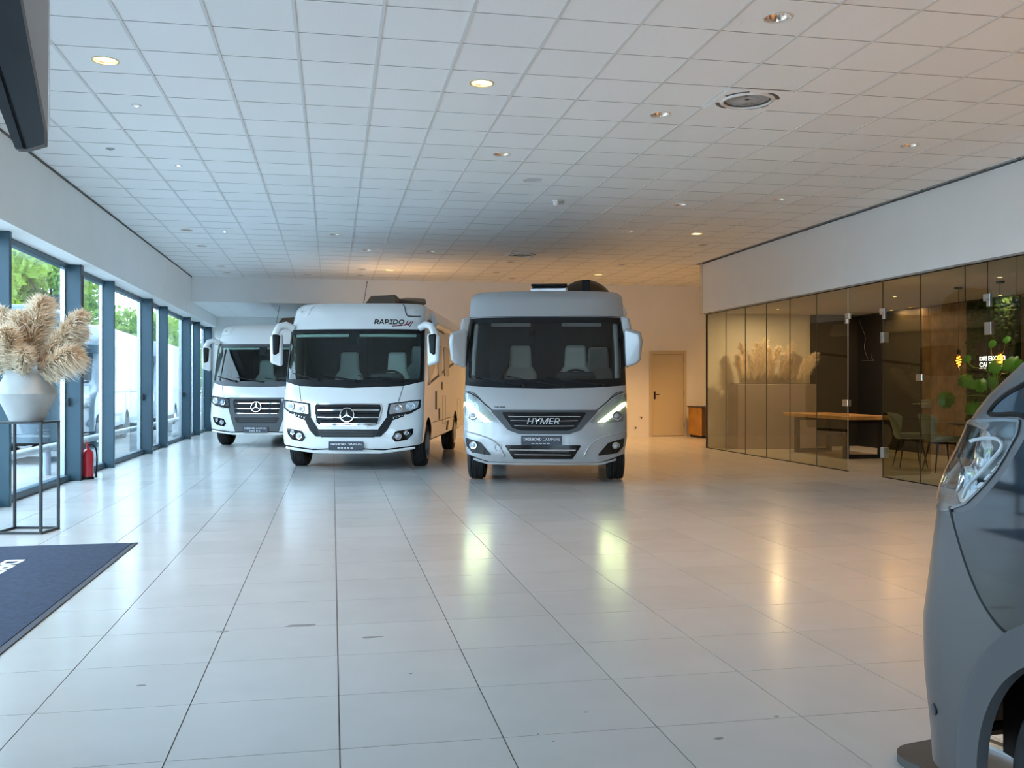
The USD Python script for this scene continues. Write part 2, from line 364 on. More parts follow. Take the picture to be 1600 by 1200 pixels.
# ------------------------------------------------------------------ vehicle skins
class Shell:
    """Vehicle skin: s runs around the plan outline (0 = middle of the front, past +-s1 it is metres along the flank), t runs up (z, then over the roof edge). u right, v back, z up."""
    def __init__(s, W, L, prof, D=.42, n=2.6, roof=2.5, R=.12, taper=((0, 1), (9, 1))):
        s.W, s.L, s.D, s.roof, s.R = W, L, D, roof, R
        s.pz, s.pv = np.array(prof, float).T; s.wz, s.ww = np.array(taper, float).T
        th = np.linspace(0, np.pi / 2, 400); u, v = np.sin(th) ** (2 / n) * W, (1 - np.cos(th) ** (2 / n)) * D
        s.tu, s.tv = u, v; s.ts = np.concatenate([[0], np.cumsum(np.hypot(np.diff(u), np.diff(v)))]); s.s1 = s.ts[-1]
        s.S, s.T = s.s1 + L - D, roof + R * np.pi / 2
    def pos(s, a, t):
        a, t = np.asarray(a, float), np.asarray(t, float)
        th = np.clip((t - s.roof) / s.R, 0, np.pi / 2); up = t > s.roof
        z = np.where(up, s.roof + s.R * np.sin(th), t); ins = np.where(up, s.R * (1 - np.cos(th)), 0)
        p = np.interp(z, s.pz, s.pv) + ins; q = np.abs(a)
        u = np.interp(q, s.ts, s.tu) * (s.W - ins) / s.W * np.interp(z, s.wz, s.ww)
        v = np.where(q <= s.s1, p + np.interp(q, s.ts, s.tv), p + s.D + (q - s.s1) * (s.L - s.D - p) / (s.L - s.D))
        return np.stack([np.sign(a) * u, v, z], -1)
    def nrm(s, a, t):
        e = .012; A = s.pos(a + e, t) - s.pos(a - e, t); B = s.pos(a, t + e) - s.pos(a, t - e)
        n = np.cross(A, B); return n / np.maximum(np.linalg.norm(n, axis=-1, keepdims=True), 1e-9)
    def at(s, a, t, off=0.):
        return s.pos(a, t) + np.asarray(off, float)[..., None] * s.nrm(np.asarray(a, float), np.asarray(t, float))
    def su(s, u, z): return np.sign(u) * np.interp(np.abs(u) / np.interp(z, s.wz, s.ww), s.tu, s.ts)
    def sv(s, v, z):
        p = np.interp(z, s.pz, s.pv); return s.s1 + (np.asarray(v) - p - s.D) * (s.L - s.D) / (s.L - s.D - p)
    def uz(s, u, z, off=0.): return s.at(s.su(np.asarray(u, float), z), z, off)
    def flank(s, side, v, z, off=0.): return s.at(side * s.sv(v, z), z, off)
def tri2(p):
    rings = [np.array(r.coords)[:-1, :2] for r in [p.exterior, *p.interiors]]
    v = np.vstack(rings); f = np.array(earcut.triangulate_float64(v, np.cumsum([len(r) for r in rings]).astype(np.uint32))).reshape(-1, 3)
    return v, f
def st_poly(sh, poly, mode):
    """(u,z) or ('L'/'R', v,z) polygon to the skin's own (s,t)."""
    poly = shapely.segmentize(poly, .03)
    if mode == 'st': return poly
    if mode == 'uz': fn = lambda c: np.stack([sh.su(c[:, 0], c[:, 1]), c[:, 1]], -1)
    else:
        k = 1 if mode == 'R' else -1; fn = lambda c: np.stack([k * sh.sv(c[:, 0], c[:, 1]), c[:, 1]], -1)
    q = shapely.transform(poly, fn); return q if q.is_valid else q.buffer(0)
def skin(sh, poly, off=.0, th=.0, mode='uz', g=.05, slines=None, tlines=None):
    """A piece of the vehicle's skin bounded by poly, raised by off, with edges th deep."""
    P = st_poly(sh, poly, mode)
    tv, tf, idx = [], [], {}
    def vid(x, y):
        k = (round(x, 5), round(y, 5))
        if k not in idx: idx[k] = len(tv); tv.append((x, y))
        return idx[k]
    for Q in getattr(P, 'geoms', [P]):
        if Q.geom_type != 'Polygon' or Q.area < 1e-7: continue
        x0, y0, x1, y1 = Q.bounds; pp = prep(Q)
        X = np.arange(math.floor(x0 / g), math.ceil(x1 / g) + 1) * g if slines is None else slines
        Y = np.arange(math.floor(y0 / g), math.ceil(y1 / g) + 1) * g if tlines is None else tlines
        for a, b in zip(X[:-1], X[1:]):
            if b < x0 or a > x1: continue
            for c, d in zip(Y[:-1], Y[1:]):
                if d < y0 or c > y1: continue
                cell = sbox(a, c, b, d)
                if pp.contains(cell):
                    i, j, k, l = vid(a, c), vid(b, c), vid(b, d), vid(a, d); tf += [(i, j, k), (i, k, l)]
                elif pp.intersects(cell):
                    r = Q.intersection(cell)
                    for q in getattr(r, 'geoms', [r]):
                        if q.geom_type == 'Polygon' and q.area > 1e-9:
                            v, f = tri2(q)
                            for tri in f:
                                w = v[tri]; ar = np.cross(w[1] - w[0], w[2] - w[0])
                                if abs(ar) < 1e-12: continue
                                ids = [vid(*x) for x in w]; tf.append(ids if ar > 0 else ids[::-1])
    tv, tf = np.array(tv), np.array(tf)
    v = sh.at(tv[:, 0], tv[:, 1], np.full(len(tv), off))
    if th:
        e = np.vstack([tf[:, [0, 1]], tf[:, [1, 2]], tf[:, [2, 0]]]); key = np.sort(e, 1)
        _, inv, cnt = np.unique(key, axis=0, return_inverse=True, return_counts=True); be = e[cnt[inv.ravel()] == 1]
        base = sh.at(tv[:, 0], tv[:, 1], np.full(len(tv), off - th)); n = len(v)
        v = np.vstack([v, v, base])
        tf = np.vstack([tf, np.stack([be[:, 0] + n, be[:, 0] + 2 * n, be[:, 1] + 2 * n], 1), np.stack([be[:, 0] + n, be[:, 1] + 2 * n, be[:, 1] + n], 1)])
    m = tm(v, tf); m.remove_unreferenced_vertices(); return m
def emb(sh, mesh, u0, z0, off=.004, lean=0.):
    """Flat lettering or badge (x right, y up, z out) laid on the front of the skin at (u0, z0)."""
    m = mesh.copy(); v = m.vertices
    m.vertices = sh.uz(u0 + v[:, 0] + lean * v[:, 1], z0 + v[:, 1], off + v[:, 2]); return m
def embf(sh, side, mesh, v0, z0, off=.004):
    m = mesh.copy(); v = m.vertices; m.vertices = sh.flank(side, v0 + side * v[:, 0], z0 + v[:, 1], off + v[:, 2]); return m
def line(sh, pts, r=.006, off=.004, n=6, mode='uz', side=1):
    c = np.array(LineString(pts).segmentize(.05).coords)
    q = sh.uz(c[:, 0], c[:, 1], off) if mode == 'uz' else sh.flank(side, c[:, 0], c[:, 1], off)
    return tube(q, r, n)
def text(s, h, depth=.004, bold=False, lean=0., sx=1.):
    m = meshkit.text_mesh(s, h, depth, bold); m.vertices[:, 0] += lean * m.vertices[:, 1]; m.vertices[:, 0] *= sx
    return m
def fit_text(s, w, h, depth=.003, bold=False, lean=0.):
    m = text(s, h, depth, bold); m.vertices[:, 0] -= m.bounds[0][0]; m.vertices[:, 0] *= w / m.bounds[1][0]; m.vertices[:, 1] -= m.bounds[0][1]; m.vertices[:, 1] *= h / m.bounds[1][1]
    m.vertices[:, 0] += lean * m.vertices[:, 1]; return m
def mirror_poly(pts): return [(-x, y) for x, y in pts]
def smoothpoly(pts, r=.015): return Polygon(pts).buffer(-r, quad_segs=4).buffer(2 * r, quad_segs=4).buffer(-r, quad_segs=4)
def chaikin(pts, n=2):
    p = np.array(pts, float)
    for _ in range(n): p = np.vstack([p[:1], np.stack([.75 * p[:-1] + .25 * p[1:], .25 * p[:-1] + .75 * p[1:]], 1).reshape(-1, p.shape[1]), p[-1:]])
    return [tuple(q) for q in p]
def wheel(parent, u, v, r=.345, w=.225, side=1, rimm=None):
    tread = [(r * .62, -w / 2), (r * .80, -w / 2 - .008), (r * .94, -w / 2 + .004), (r * .985, -w / 2 + .022)]
    for k in range(5):
        a = -w / 2 + .03 + k * (w - .06) / 5; b = a + (w - .06) / 5
        tread += [(r, a + .003), (r, b - .012), (r * .965, b - .010), (r * .965, b - .002)]
    tread += [(r * .985, w / 2 - .022), (r * .94, w / 2 - .004), (r * .80, w / 2 + .008), (r * .62, w / 2)]
    o = part('tyre', mv(lathe(tread, 40, 'x'), u, v, r), RUBBER, parent, 25)
    k = side
    rim = [(.0, .02), (.06, .025), (.065, .01), (.10, .0), (.16, .015), (.19, .045), (r * .64, .06), (r * .66, .07), (r * .655, -.03), (.0, -.03)]
    m = lathe([(a, b * k) for a, b in rim], 28, 'x'); m = m if k > 0 else m
    h = part('rim', mv(m, u + k * (w / 2 - .055), v, r), rimm or SATIN, o, 30)
    return o
def seat(parent, u, v, z, mat, h=.98, w=.5):
    back = hull((u - w * .40, v + .10, z + .10, .06), (u + w * .40, v + .10, z + .10, .06), (u - w * .38, v + .22, z + .52, .06), (u + w * .38, v + .22, z + .52, .06), (u - w * .25, v + .25, z + .64, .05), (u + w * .25, v + .25, z + .64, .05))
    head = hull((u - w * .24, v + .25, z + .64, .055), (u + w * .24, v + .25, z + .64, .055), (u - w * .2, v + .27, z + h - .07, .06), (u + w * .2, v + .27, z + h - .07, .06))
    cush = hull((u - w * .4, v - .35, z, .08), (u + w * .4, v - .35, z, .08), (u - w * .4, v + .1, z - .02, .08), (u + w * .4, v + .1, z - .02, .08))
    o = part('seat', cat(back, cush, hull((u, v - .1, z - .1, .1), (u, v - .1, .45, .12))), mat, parent, 40)
    part('headrest', head, mat, o, 40); return o
def steering(parent, u, v, z, r=.21):
    a = np.linspace(0, 2 * np.pi, 37); t = math.radians(35)
    ring = np.stack([u + r * np.cos(a), v - r * np.sin(a) * -math.sin(t) * 1, z + r * np.sin(a) * math.cos(t)], -1)
    sp = [tube([(u, v, z), (u + r * math.cos(b), v + r * math.sin(b) * math.sin(t), z + r * math.sin(b) * math.cos(t))], .016, 8) for b in (0, math.pi, -math.pi / 2)]
    part('steering_wheel', cat(tube(ring, .017, 10), *sp, hull((u, v, z, .06), (u, v - .05, z - .05, .05), (u, v - .45, z - .38, .04))), BLACKM, parent, 40)
def coach(name, label, sh, paint, loc, psi, va, wind, fzlow, hole_front, holes=(), low=.30, rear_axle=4.9, group=None):
    """Body skin, roof, cabin and wheels shared by the motorhomes."""
    c, s_ = math.cos(psi), math.sin(psi)
    o = thing(name, label, 'motorhome', (loc[0] - va * s_, loc[1] - va * c, 0), -psi, group)
    fl = low + .12
    zb = [(-sh.S, fl), (-sh.s1 - .15, fl), (-sh.s1 * .86, fl - .03), (-sh.s1 * .6, low), (sh.s1 * .6, low), (sh.s1 * .86, fl - .03), (sh.s1 + .15, fl), (sh.S, fl)]
    P = Polygon(zb + [(sh.S, sh.T), (-sh.S, sh.T)])
    P = P.difference(st_poly(sh, hole_front, 'uz'))
    for k, side in ((1, 'R'), (-1, 'L')):
        for ax in (va, rear_axle):
            P = P.difference(st_poly(sh, Point(ax, .36).buffer(.43, quad_segs=10), side))
    for h_, md in holes: P = P.difference(st_poly(sh, h_, md))
    sl = np.concatenate([np.arange(-sh.S, -sh.s1 - .3, .22), np.arange(-sh.s1 - .3, sh.s1 + .3, .05), np.arange(sh.s1 + .3, sh.S, .22), [sh.S]])
    tl = np.concatenate([np.arange(.2, sh.roof, .06), np.linspace(sh.roof, sh.T, 7)]); tl = np.unique(np.round(tl, 5))
    body = skin(sh, P, mode='st', slines=sl, tlines=tl)
    a = np.concatenate([np.linspace(-sh.S, -sh.s1, 8), np.linspace(-sh.s1, sh.s1, 41), np.linspace(sh.s1, sh.S, 8)])
    top = sh.pos(a, np.full_like(a, sh.T)); v2, f2 = tri2(Polygon(top[:, :2]))
    roof = tm(np.column_stack([v2, np.full(len(v2), top[0, 2])]), f2)
    if (np.cross(roof.triangles[:, 1] - roof.triangles[:, 0], roof.triangles[:, 2] - roof.triangles[:, 0])[:, 2]).sum() < 0: roof.invert()
    tt = np.linspace(fl, sh.T, 24); A, B = sh.pos(np.full_like(tt, sh.S), tt), sh.pos(np.full_like(tt, -sh.S), tt)
    rear = tm(np.vstack([A, B]), [x for i in range(23) for x in ((i, 24 + i, 25 + i), (i, 25 + i, i + 1))])
    part('body', cat(body, roof, rear), paint, o, 32)
    part('underbody', cat(bx(-sh.W + .12, sh.W - .12, .55, sh.L - .2, .36, .62), bx(-.75, .75, .3, .6, .33, .6), cyl((-.85, va, .345), (.85, va, .345), .05), cyl((-.85, rear_axle, .345), (.85, rear_axle, .345), .05)), BLACKM, o, False)
    W = sh.W
    # wheel housings and the dark lined cabin behind the windscreen
    for k in (1, -1):
        for ax in (va, rear_axle): part('wheel_housing', cat(bx(min(k * .62, k * .64), max(k * .62, k * .64), ax - .45, ax + .45, .3, .86), bx(min(k * .62, k * (W - .03)), max(k * .62, k * (W - .03)), ax - .45, ax + .45, .80, .86)), BLACKM, o, False)
    part('cabin_lining', cat(bx(-W + .1, W - .1, .9, 3.2, .88, .92), bx(-W + .1, W - .1, 3.2, 3.25, .9, 2.4), bx(-W + .1, W - .1, 1.1, 3.2, 2.36, 2.4), bx(-W + .08, -W + .1, 1.3, 3.2, .9, 2.4), bx(W - .1, W - .08, 1.3, 3.2, .9, 2.4), bx(-.95, -.25, 2.7, 3.1, .9, 2.3), bx(.35, .9, 2.8, 3.1, .9, 1.7)), CABIN, o, False)
    p0 = float(np.interp(fzlow, sh.pz, sh.pv)); dash = []
    us = np.linspace(-W + .12, W - .12, 15); f = []
    for u in us:
        q = sh.uz(u, fzlow, -.03); dash += [q, (u, max(q[1] + .1, 1.05), fzlow + .02), (u, 1.18, fzlow - .28)]
    for i in range(14):
        for k in (0, 1): b = 3 * i + k; f += [(b, b + 3, b + 4), (b, b + 4, b + 1)]
    part('dashboard', cat(tm(dash, f), hull((W * .38 - .25, 1.0, fzlow + .02, .05), (W * .38 + .25, 1.0, fzlow + .02, .05), (W * .38 - .22, .95, fzlow + .09, .05), (W * .38 + .22, .95, fzlow + .09, .05))), DASH, o, 40)
    for ax in (va, rear_axle):
        for k in (-1, 1): wheel(o, k * (W - .135), ax, side=k)
    return o
def star(R=.1):
    ring = Point(0, 0).buffer(R, quad_segs=16).difference(Point(0, 0).buffer(R * .86, quad_segs=16))
    sp = [affinity.rotate(Polygon([(-.013 * R / .1, 0), (.013 * R / .1, 0), (0, R * .9)]), a, origin=(0, 0)) for a in (0, 120, 240)]
    return ext(unary_union([ring, *sp]), .012)
def plate(sh, o, u0, z0, w=.53, h=.115, off=.03):
    a = part('licence_plate', emb(sh, mv(ext(rrect(-w / 2, w / 2, -h / 2, h / 2, .008), .012)), u0, z0, off), M('dark_plate', (.035, .045, .065), .35), o, False)
    t = cat(mv(fit_text('DRIEBOND', w * .44, h * .30, .002, True), -w * .44, .0), mv(fit_text('CAMPERS', w * .42, h * .30, .002), w * .03, .0))
    part('lettering', emb(sh, t, u0, z0, off + .0125), LETTERW, a, False)
    part('small_lettering', emb(sh, mv(ext(unary_union([sbox(-.13 + .05 * k, -.042, -.13 + .05 * k + .035, -.034) for k in range(5)]), .002)), u0, z0, off + .0125), LETTERW, a, False)
def lamp(sh, o, u, z, r, off, depth=.03, name='lamp', ring=CHROME):
    """Round projector lamp: bezel, bowl and lens bulge."""
    prof = [(0, .012), (r * .4, .010), (r * .55, .002), (r * .72, .002), (r * .8, .014), (r * .97, .016), (r, .010), (r, -depth), (0, -depth)]
    m = lathe(prof[::-1], 24); a = part(name, emb(sh, m, u, z, off), ring, o, 25)
    part('lens', emb(sh, lathe([(0, .004), (r * .55, .004), (r * .5, .018), (r * .28, .026), (0, .028)], 20), u, z, off), M('lamp_lens', (.45, .52, .6), .05, spec=.8), a, 40)
    return a
def wiper(sh, o, piv, tip, off=.03):
    piv, tip = np.array(piv), np.array(tip); mid = piv * .45 + tip * .55
    arm = line(sh, [piv, mid], .011, off + .012, 6); blade = line(sh, [mid + (tip - mid) * -1.05 + np.array([0, -.012]), tip], .008, off - .004, 6)
    a = part('wiper', cat(arm, lathe_at(sh, piv, off)), BLACKM, o, 35); part('wiper_blade', blade, RUBBER, a, 35)
def lathe_at(sh, q, off): return emb(sh, lathe([(0, -.02), (.022, -.02), (.022, .01), (.012, .018), (0, .018)], 14), q[0], q[1], off)

WSCR = 2.17
def hymer(label, loc, psi):
    sh = Shell(1.10, 7.0, [(0, .06), (.28, .05), (.40, .0), (.62, .0), (.85, .03), (1.1, .08), (1.25, .13), (1.32, .18), (2.2, .46), (2.5, .64), (2.62, .78)], .40, 2.6, 2.52, .11, [(0, .9), (.3, .95), (.6, 1), (1.2, 1), (2.2, .985), (2.7, .97)])
    def band(zl, zh, uw, wlow=None, zm=0.):   # a band across the front with a slightly bowed lower edge
        return Polygon([(-uw, zl + zm), (-uw * .6, zl + zm * .3), (0, zl), (uw * .6, zl + zm * .3), (uw, zl + zm), (uw * .985, zh), (-uw * .985, zh)])
    mask = band(1.268, 2.232, 1.083, zm=.04); glass = smoothpoly(list(band(1.385, 2.16, 1.035, zm=.02).exterior.coords)[:-1], .03)
    o = coach('motorhome', label, sh, SILVERP, loc, psi, .95, WIND, 1.36, mask.buffer(-.012))
    part('windscreen', skin(sh, glass.buffer(.02), .002, 0, g=.08), WIND, o, 60)
    part('windscreen_surround', skin(sh, mask.difference(glass), .005, .018, g=.06), BLACKM, o, 35)
    for u in (-.5, .5): part('sun_visor', mv(bev(-.28, .28, 0, .02, -.07, .07), u, 1.0, 2.2, rx=.5), M('visor_grey', (.4, .4, .4), .7), o, False)
    for u in (-.42, .42): seat(o, u, 1.75, .95, CREAML)
    seat(o, .78, 2.5, .95, CREAML)
    steering(o, .42, 1.28, 1.36)
    for s in (-1, 1):    # pillar trim seen through the glass
        part('pillar_trim', tube([sh.uz(s * 1.0, 1.4, -.05), sh.uz(s * 1.0, 1.8, -.05), sh.uz(s * .98, 2.15, -.05)], .03, 8), M('pillar_grey', (.3, .32, .32), .6), o)
    wiper(sh, o, (-.27, 1.30), (-1.0, 1.44)); wiper(sh, o, (.25, 1.295), (-.50, 1.425)); wiper(sh, o, (.78, 1.31), (.02, 1.41))
    # headlights
    H = smoothpoly([(-1.085, 1.20), (-.97, 1.185), (-.81, 1.055), (-.60, .83), (-.62, .812), (-1.03, .83), (-1.075, .97)], .012)
    D = Polygon([(-1.075, 1.085), (-1.02, 1.07), (-.88, .96), (-.70, .824), (-.80, .832), (-.96, .955), (-1.07, 1.045)])
    for s in (-1, 1):
        f = (lambda p: p) if s < 0 else (lambda p: affinity.scale(p, -1, 1, origin=(0, 0)))
        h = part('headlight', skin(sh, f(H), .006, .02, g=.05), M('headlight_bowl', (.30, .33, .34), .25, metal=.4), o, 35)
        part('daytime_running_light', skin(sh, f(D), .012, .008, g=.05), M('running_light', (.9, .95, .85), .3, emit=(.86, 1.0, .46), es=22.), h, 35, label='glowing pale green-white running light strip')
        lamp(sh, h, s * .945, .905, .06, .012, .01, 'projector_lamp')
        part('lens_cover', skin(sh, f(H.buffer(-.004)), .022, .014, g=.05), LENS, h, 40)
        part('headlight_edge', line(sh, [(s * a, b) for a, b in chaikin([(-1.06, 1.222), (-.93, 1.18), (-.80, 1.07), (-.69, .985), (-.60, .88)])], .007, .004), BLACKM, h)
    # grille
    Gr = smoothpoly([(-.72, .984), (.72, .984), (.47, .72), (.33, .672), (-.33, .672), (-.47, .72)], .02)
    Gi = smoothpoly([(-.56, .955), (.56, .955), (.42, .755), (.31, .715), (-.31, .715), (-.42, .755)], .015)
    g = part('grille', skin(sh, Gr.difference(Gi), .016, .02), GREYP, o, 35)
    part('grille_mesh', skin(sh, Gi, .004, .01), BLACKM, g, 35)
    for z, w in ((.90, .47), (.845, .44), (.778, .39)): part('slat', line(sh, [(-w, z), (0, z - .004), (w, z)], .006, .014), CHROME, g)
    for z in (.935, .872, .81, .745): part('grille_bar', line(sh, [(-.40, z), (.40, z)], .006, .006), BLACKG, g)
    part('lettering', emb(sh, mv(fit_text('HYMER', .42, .078, .012, True), -.225, 0), 0, .797, .02, .28), CHROME, g, False, label='chrome capital letters HYMER')
    plate(sh, o, -.03, .59)
    Lo = smoothpoly([(-.52, .528), (.49, .528), (.37, .346), (-.40, .346)], .015)
    b = part('bumper_grille', skin(sh, Lo, .006, .02), BLACKG, o, 35)
    for z, w in ((.465, .43), (.405, .37)): part('slat', line(sh, [(-w - .02, z), (w - .02, z)], .007, .014), CHROME, b)
    part('badge_text', emb(sh, fit_text('PALMO', .14, .022, .003, True), -.66, 1.012, .004, .3), LETTERK, o, False)
    part('towing_cover', line(sh, [(-.60 + .045 * math.cos(a), .492 + .045 * math.sin(a)) for a in np.linspace(0, 6.28, 20)], .003, .002), GREYP, o)
    for s in (-1, 1):
        F = smoothpoly([(s * a, b_) for a, b_ in [(-1.055, .612), (-.84, .556), (-.69, .388), (-.96, .418), (-1.04, .50)]], .012)
        fl = part('fog_lamp_recess', skin(sh, F, .006, .02), BLACKG, o, 35); lamp(sh, fl, s * .93, .518, .05, .012, .012, 'fog_lamp')
        part('bumper_crease', line(sh, [(s * a, b_) for a, b_ in chaikin([(-1.07, .70), (-.73, .625), (-.59, .53), (-.52, .375)])], .010, .002), SILVERP, o)
        part('bonnet_crease', line(sh, [(s * a, b_) for a, b_ in chaikin([(-1.03, 1.23), (-.92, 1.2), (-.80, 1.06), (-.70, .99)])], .006, .003), GREYP, o)
        q = sh.uz(s * 1.06, 2.2, 0)
        m = hull((s * 1.115, .56, 2.04, .045), (s * 1.255, .52, 1.99, .05), (s * 1.27, .52, 1.90, .05), (s * 1.262, .52, 1.665, .03), (s * 1.225, .53, 1.625, .03), (s * 1.115, .56, 1.585, .03), (s * 1.12, .62, 1.98, .04), (s * 1.23, .60, 1.92, .05), (s * 1.12, .62, 1.68, .04), (s * 1.22, .60, 1.72, .04), n=3)
        mm = part('mirror', m, SILVERP, o, 40)
        part('mirror_arm', hull((s * 1.06, .62, 2.22, .035), (s * 1.115, .6, 2.20, .035), (s * 1.11, .58, 2.0, .045), (s * 1.15, .57, 2.0, .04), n=3), SILVERP, mm, 40)
        part('mirror_gasket', tube([(s * 1.068, .60, 2.16), (s * 1.068, .56, 1.85), (s * 1.085, .56, 1.57)], .012), BLACKM, mm)
    part('bumper_lip', line(sh, [(-.95, .325), (-.75, .275), (-.6, .275), (.6, .275), (.75, .275), (.95, .325)], .018, -.012), SILVERP, o)
    part('roof_seam', line(sh, [(-1.04, 2.25), (0, 2.243), (1.04, 2.25)], .005, .002), GREYP, o)
    k = part('roof_window', bev(-.26, .30, 1.9, 2.6, 2.62, 2.80, .03), SATIN, o, False, label='silver framed roof window'); part('pane', bev(-.25, .29, 1.88, 2.58, 2.80, 2.84, .01), BLACKG, k, False)
    dm = trimesh.creation.icosphere(3); dm.apply_scale([.47, .47, .42]); dm = dm.slice_plane([0, 0, 0], [0, 0, 1])
    k = part('satellite_dome', mv(dm, .58, 3.4, 2.64), M('bronze_dome', (.06, .04, .028), .3), o, 60, label='dark brown satellite dome'); part('dome_block', bev(.52, .66, 2.98, 3.2, 2.63, 3.02, .015), BLACKM, k, False)
    flank_details(sh, o, 1, [(1.35, .75), (3.2, .8)], 3)
    return o
def flank_details(sh, o, side, wins, seed, dark=BLACKG):
    md = 'R' if side > 0 else 'L'
    for v, w in wins:
        part('side_window', skin(sh, rrect(v, v + w, 1.48, 2.02, .06), .008, .02, md, .1), dark, o, 35)
    part('flank_stripe', skin(sh, Polygon([(.9, 1.30), (6.6, 1.95), (6.6, 2.0), (.9, 1.345)]), .003, .004, md, .15), GREYP, o, 35)
    for v, z, a, b in ((1.9, 1.05, .04, .16),): part('door_handle', skin(sh, rrect(v - a, v + a, z - b, z + b, .035), .01, .02, md), BLACKM, o, 35)
    for v, z, a, b in ((2.35, .8, .07, .1), (2.75, 1.3, .06, .07), (3.6, .55, .12, .09)): part('service_flap', skin(sh, rrect(v - a, v + a, z - b, z + b, .015), .006, .01, md), GREYP, o, 35)
    for v, z, a, b in ((3.05, .86, .22, .26), (5.6, .8, .3, .22)):
        r = rrect(v - a, v + a, z - b, z + b, .03); part('hatch_joint', skin(sh, r.difference(r.buffer(-.01)), .002, .004, md, .1), GREYP, o, 35)
    part('skirt_line', skin(sh, sbox(1.45, .68, 4.4, .69), .003, .004, md, .2), GREYP, o, 35)
    part('awning_box', cat(hull((side * (sh.W + .0), 1.6, 2.36, .07), (side * (sh.W + .0), 6.2, 2.36, .07), (side * (sh.W - .06), 1.6, 2.5, .06), (side * (sh.W - .06), 6.2, 2.5, .06))), WHITEP, o, 40)
def rapido(label, loc, psi, apron=False, lettering=True):
    sh = Shell(1.11, 6.9, [(0, .06), (.26, .05), (.34, .0), (.62, .0), (.85, .03), (1.1, .07), (1.22, .12), (1.3, .16), (2.2, .44), (2.5, .62), (2.62, .76)], .40, 2.6, 2.53, .11, [(0, .93), (.3, .97), (.6, 1), (1.2, 1), (2.2, .985), (2.7, .955)])
    def band(zl, zh, uw, zm): return Polygon([(-uw, zl + zm), (-uw * .75, zl + zm * .3), (0, zl), (uw * .75, zl + zm * .3), (uw, zl + zm), (uw * .985, zh), (-uw * .985, zh)])
    mask = band(1.268, 2.195, 1.095, .10); glass = smoothpoly(list(band(1.39, 2.135, 1.055, .02).exterior.coords)[:-1], .03)
    o = coach('motorhome', label, sh, WHITEP, loc, psi, .95, WIND2, 1.37, mask.buffer(-.012))
    part('windscreen', skin(sh, glass.buffer(.02), .002, 0, g=.08), WIND2, o, 60)
    part('windscreen_surround', skin(sh, mask.difference(glass), .005, .018, g=.06), BLACKM if not apron else GREYP, o, 35)
    part('sensor_box', skin(sh, Polygon([(-.075, 2.18), (.075, 2.18), (.062, 1.96), (-.058, 1.96)]), -.006, .06), BLACKM, o, 35)
    part('blind_cassette', cat([line(sh, [(a, 2.11), (b, 2.11)], .025, -.045) for a, b in ((-.98, -.09), (.09, .98))]), M('blind_green', (.42, .52, .49), .6), o)
    for u in (-.42, .42): seat(o, u, 1.75, .92, GREYL)
    seat(o, .72, 2.45, 1.05, GREYL)
    steering(o, .42, 1.25, 1.38)
    wiper(sh, o, (.08, 1.37), (-.50, 1.475)); wiper(sh, o, (.80, 1.38), (.12, 1.455)); wiper(sh, o, (-.5, 1.385), (-.93, 1.49))
    # caps of the roof corners, bonnet seams
    for s in (-1, 1):
        part('corner_cap', line(sh, [(s * a, b) for a, b in chaikin([(.735, 2.63), (.77, 2.52), (.80, 2.42), (.86, 2.41), (1.0, 2.415)])], .012, .0), GREYP if s > 0 else WHITEP, o)
        part('marker_light', emb(sh, lathe([(0, 0), (.028, 0), (.022, .014), (0, .018)], 16), s * .93, 2.49, .0), M('marker_white', (.7, .7, .68), .3), o)
        part('bonnet_seam', line(sh, [(s * .815, 1.29), (s * .76, 1.06)], .005, .001), GREYP, o)
        H = smoothpoly([(s * a, b) for a, b in [(-1.08, 1.09), (-.61, 1.03), (-.585, .815), (-.93, .868), (-1.07, .955)]], .015)
        h = part('headlight', skin(sh, H, .006, .02), BLACKM, o, 35)
        Hi = smoothpoly([(s * a, b) for a, b in [(-1.05, 1.066), (-.64, 1.012), (-.62, .86), (-.92, .905), (-1.03, .965)]], .02)
        part('reflector', skin(sh, Hi, .010, .006), GREYP if apron else M('reflector_silver', (.42, .44, .46), .25, metal=.6), h, 35)
        for u, z in ((.925, .98), (.755, .945)): lamp(sh, h, s * u, z, .062, .014, .01, 'projector_lamp')
        part('lens_cover', skin(sh, Hi, .035, .026), LENS, h, 40)
        for k in range(5): part('led', emb(sh, lathe([(0, 0), (.011, 0), (.008, .006), (0, .007)], 10), s * (.86 - .042 * k), .86 - .013 * k, .012), SATIN, h)
        if not apron:
            T = smoothpoly([(s * a, b) for a, b in [(-.95, .868), (-.585, .815), (-.52, .72), (-.46, .628), (-.40, .52), (-.50, .522), (-.60, .62), (-.68, .772)]], .012)
            part('black_trim', skin(sh, T, .005, .02), BLACKM, o, 35)
        F = smoothpoly([(s * a, b) for a, b in [(-.99, .645), (-.725, .605), (-.668, .504), (-.722, .442), (-.90, .475), (-.97, .55)]], .015)
        fl = part('fog_lamp_recess', skin(sh, F, .006, .02), BLACKG, o, 35)
        lamp(sh, fl, s * .762, .53, .052, .012, .012, 'fog_lamp'); lamp(sh, fl, s * .875, .582, .036, .012, .012, 'position_lamp')
        arm = tube([(s * 1.02, .62, 2.22), (s * 1.12, .56, 2.27), (s * 1.22, .50, 2.24), (s * 1.265, .47, 2.14), (s * 1.27, .47, 2.0)], np.array([.055, .06, .06, .058, .05]), 12)
        hs = hull((s * 1.20, .49, 2.08, .05), (s * 1.30, .47, 2.06, .055), (s * 1.20, .49, 1.66, .045), (s * 1.30, .47, 1.70, .05), (s * 1.24, .56, 2.05, .05), (s * 1.24, .56, 1.70, .05))
        mm = part('mirror', hs, WHITEP, o, 40); part('mirror_arm', arm, WHITEP, mm, 40)
